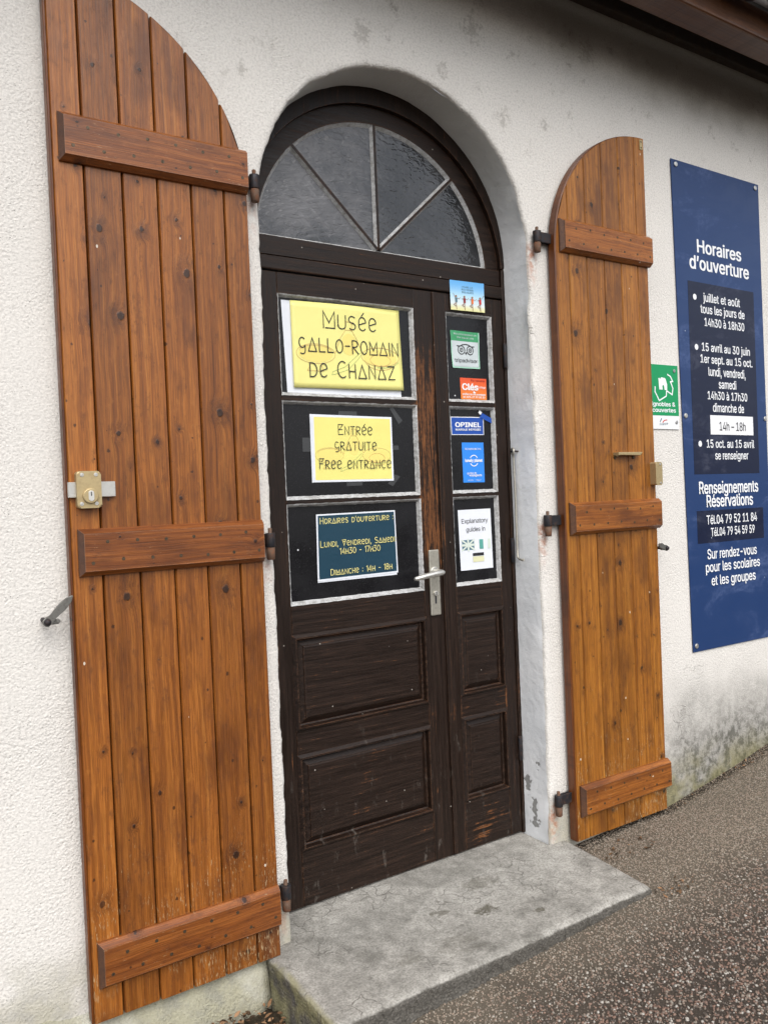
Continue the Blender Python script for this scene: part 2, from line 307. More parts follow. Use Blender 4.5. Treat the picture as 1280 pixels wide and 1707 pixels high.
M = dict(stucco=mat_stucco('roughcast_plaster'), reveal=mat_reveal(),
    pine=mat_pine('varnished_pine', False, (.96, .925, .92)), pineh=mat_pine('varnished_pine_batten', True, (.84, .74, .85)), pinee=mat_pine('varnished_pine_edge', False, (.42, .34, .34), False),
    pine2=mat_pine('varnished_pine_amber_sunlit', False, (1.06, 1.14, .92)), pine2h=mat_pine('varnished_pine_batten_amber', True, (.86, .82, .85)),  # right shutter boards: amber wood with a sunlit tint put into the colour
    doorv=mat_door('worn_dark_paint'), doorh=mat_door('worn_dark_paint_rail', True), conc=mat_concrete('old_concrete'),
    pebble=mat_pebble(), ground=mat_ground(), fan=mat_fanglass(), pane=mat_blackpane(), putty=mat_putty(),
    iron=mat_metal('dark_iron', (.035, .035, .04), .55, .6, (.12, .06, .035), .5), rust=mat_metal('rusty_iron', (.13, .08, .055), .8, .3, (.25, .10, .05), .8),
    brass=mat_metal('dull_brass', (.47, .37, .2), .42, .55, (.33, .25, .14), .5), steel=mat_metal('brushed_steel', (.6, .59, .56), .35, .85, (.4, .38, .34), .4),
    alu=mat_metal('satin_aluminium', (.72, .71, .67), .32, .8, (.5, .48, .42), .4), aluplate=mat_metal('worn_aluminium_plate', (.46, .44, .38), .42, .7, (.25, .23, .19), .55, 90),
    darksteel=mat_metal('weathered_steel', (.20, .195, .18), .5, .75, (.09, .08, .07), .6, 80),
    zinc=mat_metal('zinc', (.4, .4, .4), .5, .8, (.25, .24, .22), .5, 12), screw=mat_metal('screw_head', (.10, .075, .05), .5, .7, (.02, .015, .01), .8, 260),
    blue=mat_sign('faded_blue_enamel', (.014, .040, .128)), navy=mat_sign('navy_film', (.006, .0105, .034), .25),
    white=mat_paper('white_vinyl', (.80, .81, .83)), inkw=flat('white_lettering', (.80, .82, .84), .5), ink=flat('black_ink', (.02, .02, .025), .5),
    inky=flat('yellow_ink', (.72, .66, .25), .5), yellow=mat_paper('yellow_paper', (.82, .775, .27)), yellow2=mat_paper('yellow_print', (.80, .735, .22)),
    sheet=mat_paper('white_paper', (.74, .77, .83)), petrol=mat_paper('petrol_blue_print', (.010, .045, .075)), green=flat('green_enamel', (.0, .27, .09), .35),
    tgreen=flat('green_print', (.05, .30, .13), .4, var=.25), tbody=mat_paper('pale_grey_sticker', (.56, .62, .64), .003), tedge=flat('mint_sticker_edge', (.35, .62, .48), .4),
    orange=mat_gradient('orange_red_print', [(0, (.78, .22, .03)), (1, (.72, .09, .03))], .0, .08), opblue=flat('royal_blue_print', (.012, .07, .36), .35), lpblue=flat('bright_blue_print', (.03, .24, .78), .35),
    paleyel=flat('pale_yellow_print', (.66, .66, .42), .5), teal=flat('teal_print', (.10, .34, .30), .5), palegr=flat('pale_green_print', (.62, .69, .62), .5), uk=flat('slate_blue_print', (.10, .19, .24), .5),
    sketch=flat('faded_sienna_line', (.60, .40, .14), .5), sketch2=flat('faded_green_line', (.42, .52, .2), .5), sketchw=flat('faded_peach_wash', (.80, .68, .20), .5), red=flat('red_print', (.55, .03, .03), .4), dred=flat('dark_red_print', (.25, .015, .02), .4),
    tape=flat('clear_tape', (.045, .047, .05), .25), skyp=None, beam=mat_pine('weathered_purlin', True, (.36, .37, .60), False), oldwood=mat_metal('sooty_wood', (.035, .026, .02), .85, 0, (.07, .05, .035), .6, 25),
    roof=mat_metal('grey_roof_sheet', (.16, .155, .15), .8, 0, (.09, .085, .08), .6, 12), soil=mat_soil(), leaf=mat_litter(), skin=flat('print_skin', (.30, .16, .09), .5))

# ------------------------------------------------------------------ object helpers
def root(o):
    while o.parent: o = o.parent
    return o
def thing(name, label, cat, loc=(0, 0, 0), group=None):
    o = bpy.data.objects.new(name, None); C.objects.link(o); o.location = loc; o.empty_display_size = .05
    o['label'] = label; o['category'] = cat
    if group: o['group'] = group
    return o
def link(name, me, mat, parent=None, label=None):
    o = bpy.data.objects.new(name, me); C.objects.link(o)
    if mat is not None:
        me.materials.clear(); me.materials.append(mat)
    if parent is not None:
        b = root(parent).location; me.transform(Matrix.Translation(-b)); o.parent = parent
    if label: o['label'] = label
    return o
def part(name, bm, mat, parent=None, label=None, smooth=False):
    me = bpy.data.meshes.new(name); bm.normal_update(); bm.to_mesh(me); bm.free()
    if smooth:
        for p in me.polygons: p.use_smooth = True
    return link(name, me, mat, parent, label)
def tag(o, label, cat, group=None):
    o['label'] = label; o['category'] = cat
    if group: o['group'] = group
    return o
def pset(bm, faces_from, pid):
    L = bm.verts.layers.float.get('pid') or bm.verts.layers.float.new('pid')
    for v in list(bm.verts)[faces_from:]: v[L] = pid
def box(bm, x0, x1, y0, y1, z0, z1, bev=0.0, seg=1, pid=None):
    n0 = len(bm.verts)
    t = bmesh.new(); bmesh.ops.create_cube(t, size=1)
    bmesh.ops.scale(t, vec=(x1-x0, y1-y0, z1-z0), verts=t.verts); bmesh.ops.translate(t, vec=((x0+x1)/2, (y0+y1)/2, (z0+z1)/2), verts=t.verts)
    if bev: bmesh.ops.bevel(t, geom=list(t.edges), offset=bev, segments=seg, affect='EDGES', profile=.5)
    merge(bm, t)
    if pid is not None: pset(bm, n0, pid)
def merge(bm, t, mat=None):
    L0 = t.verts.layers.float.get('pid'); L = bm.verts.layers.float.get('pid')
    mp = {}
    for v in t.verts:
        q = bm.verts.new(mat @ v.co if mat else v.co); mp[v] = q
        if L0 and L: q[L] = v[L0]
    for f in t.faces:
        try: nf = bm.faces.new([mp[v] for v in f.verts]); nf.smooth = f.smooth
        except ValueError: pass
    t.free(); bm.verts.ensure_lookup_table()
def cyl(bm, p, q, r0, r1=None, seg=20, bev=0):
    p, q = Vector(p), Vector(q); d = q-p; t = bmesh.new()
    bmesh.ops.create_cone(t, cap_ends=True, segments=seg, radius1=r0, radius2=r0 if r1 is None else r1, depth=d.length)
    for f in t.faces: f.smooth = len(f.verts) == 4
    if bev: bmesh.ops.bevel(t, geom=[e for e in t.edges if any(len(f.verts) > 4 for f in e.link_faces)], offset=bev, segments=2, affect='EDGES', profile=.5)
    merge(bm, t, Matrix.Translation((p+q)/2) @ d.to_track_quat('Z', 'Y').to_matrix().to_4x4())
def tube(bm, pts, r, seg=10, rads=None):
    pts = [Vector(p) for p in pts]; rings = []
    up = Vector((0.3, -1, .2)).normalized()
    for i, p in enumerate(pts):
        d = (pts[min(i+1, len(pts)-1)]-pts[max(i-1, 0)]).normalized(); a = d.cross(up).normalized(); b = d.cross(a)
        rad = rads[i] if rads else r
        rings.append([bm.verts.new(p+rad*(math.cos(t)*a+math.sin(t)*b)) for t in np.linspace(0, 2*math.pi, seg, endpoint=False)])
    for A, B in zip(rings, rings[1:]):
        for k in range(seg): f = bm.faces.new((A[k], A[(k+1) % seg], B[(k+1) % seg], B[k])); f.smooth = True
    bm.faces.new(rings[0][::-1]); bm.faces.new(rings[-1])
def prism(bm, pts, y0, y1, bev=0.0, pid=None):
    """outline in x,z (counter-clockwise seen from -y) extruded from y0 (front) to y1 (back)"""
    n0 = len(bm.verts); t = bmesh.new()
    a = [t.verts.new((x, y0, z)) for x, z in pts]; b = [t.verts.new((x, y1, z)) for x, z in pts]; n = len(pts)
    ff = t.faces.new(a); t.faces.new(b[::-1])
    for i in range(n): t.faces.new((a[i], b[i], b[(i+1) % n], a[(i+1) % n]))
    if bev: bmesh.ops.bevel(t, geom=list(ff.edges), offset=bev, segments=2, affect='EDGES', profile=.5)
    bmesh.ops.recalc_face_normals(t, faces=t.faces); merge(bm, t)
    if pid is not None: pset(bm, n0, pid)
def disc_pts(cx, cz, r, n=24, a0=0, a1=2*math.pi, rz=None):
    return [(cx+r*math.cos(t), cz+(rz or r)*math.sin(t)) for t in np.linspace(a0, a1, n, endpoint=abs(a1-a0) < 6.28)]

# ------------------------------------------------------------------ flat sheets with print on them
class Sheet:
    """a real sheet hung on the wall or door: corners TL,TR,BR,BL in x,z, plane y, optional curl towards the viewer"""
    def __init__(s, TL, TR, BR, BL, y, curl=None):
        s.c = [np.array(p, float) for p in (TL, TR, BR, BL)]; s.y = y; s.curl = curl; s.k = 0
    def P(s, u, v, off=0.0):
        TL, TR, BR, BL = s.c; p = (TL*(1-u)+TR*u)*(1-v)+(BL*(1-u)+BR*u)*v
        return (p[0], s.y-off-(s.curl(u, v) if s.curl else 0), p[1])
    def plate(s, name, mat, parent=None, th=.0008, nu=1, nv=1, label=None, bev=0, u=(0, 1), v=(0, 1), off=0):
        bm = bmesh.new(); G = []
        for j in range(nv+1):
            G.append([bm.verts.new(s.P(u[0]+(u[1]-u[0])*i/nu, v[0]+(v[1]-v[0])*j/nv, off+th)) for i in range(nu+1)])
        for j in range(nv):
            for i in range(nu): f = bm.faces.new((G[j][i], G[j+1][i], G[j+1][i+1], G[j][i+1])); f.smooth = nu > 1
        r = bmesh.ops.extrude_face_region(bm, geom=list(bm.faces))
        for e in r['geom']:
            if isinstance(e, bmesh.types.BMVert): e.co.y += th
        bmesh.ops.recalc_face_normals(bm, faces=bm.faces)
        if bev: bmesh.ops.bevel(bm, geom=[e for e in bm.edges], offset=bev, segments=2, affect='EDGES')
        return part(name, bm, mat, parent, label)
    def nxt(s): s.k += 1; return .0012+.00006*s.k
    def poly(s, bm, pts, off): 
        vs = [bm.verts.new(s.P(u, v, off)) for u, v in pts]; f = bm.faces.new(vs); f.normal_update()
        if f.normal.y > 0: f.normal_flip()
    def ribbon(s, bm, pts, w, asp, off, closed=False):
        """polyline in u,v ; w = width in metres-ish via size"""
        W, H = np.linalg.norm(s.c[1]-s.c[0]), np.linalg.norm(s.c[3]-s.c[0])
        q = np.array([(u*W, v*H) for u, v in pts]); n = len(q)
        if n > 2 and np.hypot(*(q[0]-q[-1])) < 1e-6: q = q[:-1]; n -= 1; closed = True
        Lp, Rp = [], []
        for i in range(n):
            a = q[(i-1) % n] if closed or i > 0 else None; b = q[(i+1) % n] if closed or i < n-1 else None
            d1 = (q[i]-a)/max(1e-9, np.hypot(*(q[i]-a))) if a is not None else None
            d2 = (b-q[i])/max(1e-9, np.hypot(*(b-q[i]))) if b is not None else None
            if d1 is None: d1 = d2
            if d2 is None: d2 = d1
            n1 = np.array((-d1[1], d1[0])); n2 = np.array((-d2[1], d2[0])); mm = n1+n2; L = np.hypot(*mm)
            mm = n1 if L < .3 else mm/L; k = w/2/max(.45, float(mm@n1)); p = q[i].copy()
            if not closed and i == 0: p = p-d2*w/2
            if not closed and i == n-1: p = p+d1*w/2
            Lp.append(bm.verts.new(s.P(*((p+mm*k)/(W, H)), off))); Rp.append(bm.verts.new(s.P(*((p-mm*k)/(W, H)), off)))
        for i in range(n if closed else n-1):
            j = (i+1) % n; f = bm.faces.new((Lp[i], Lp[j], Rp[j], Rp[i])); f.normal_update()
            if f.normal.y > 0: f.normal_flip()

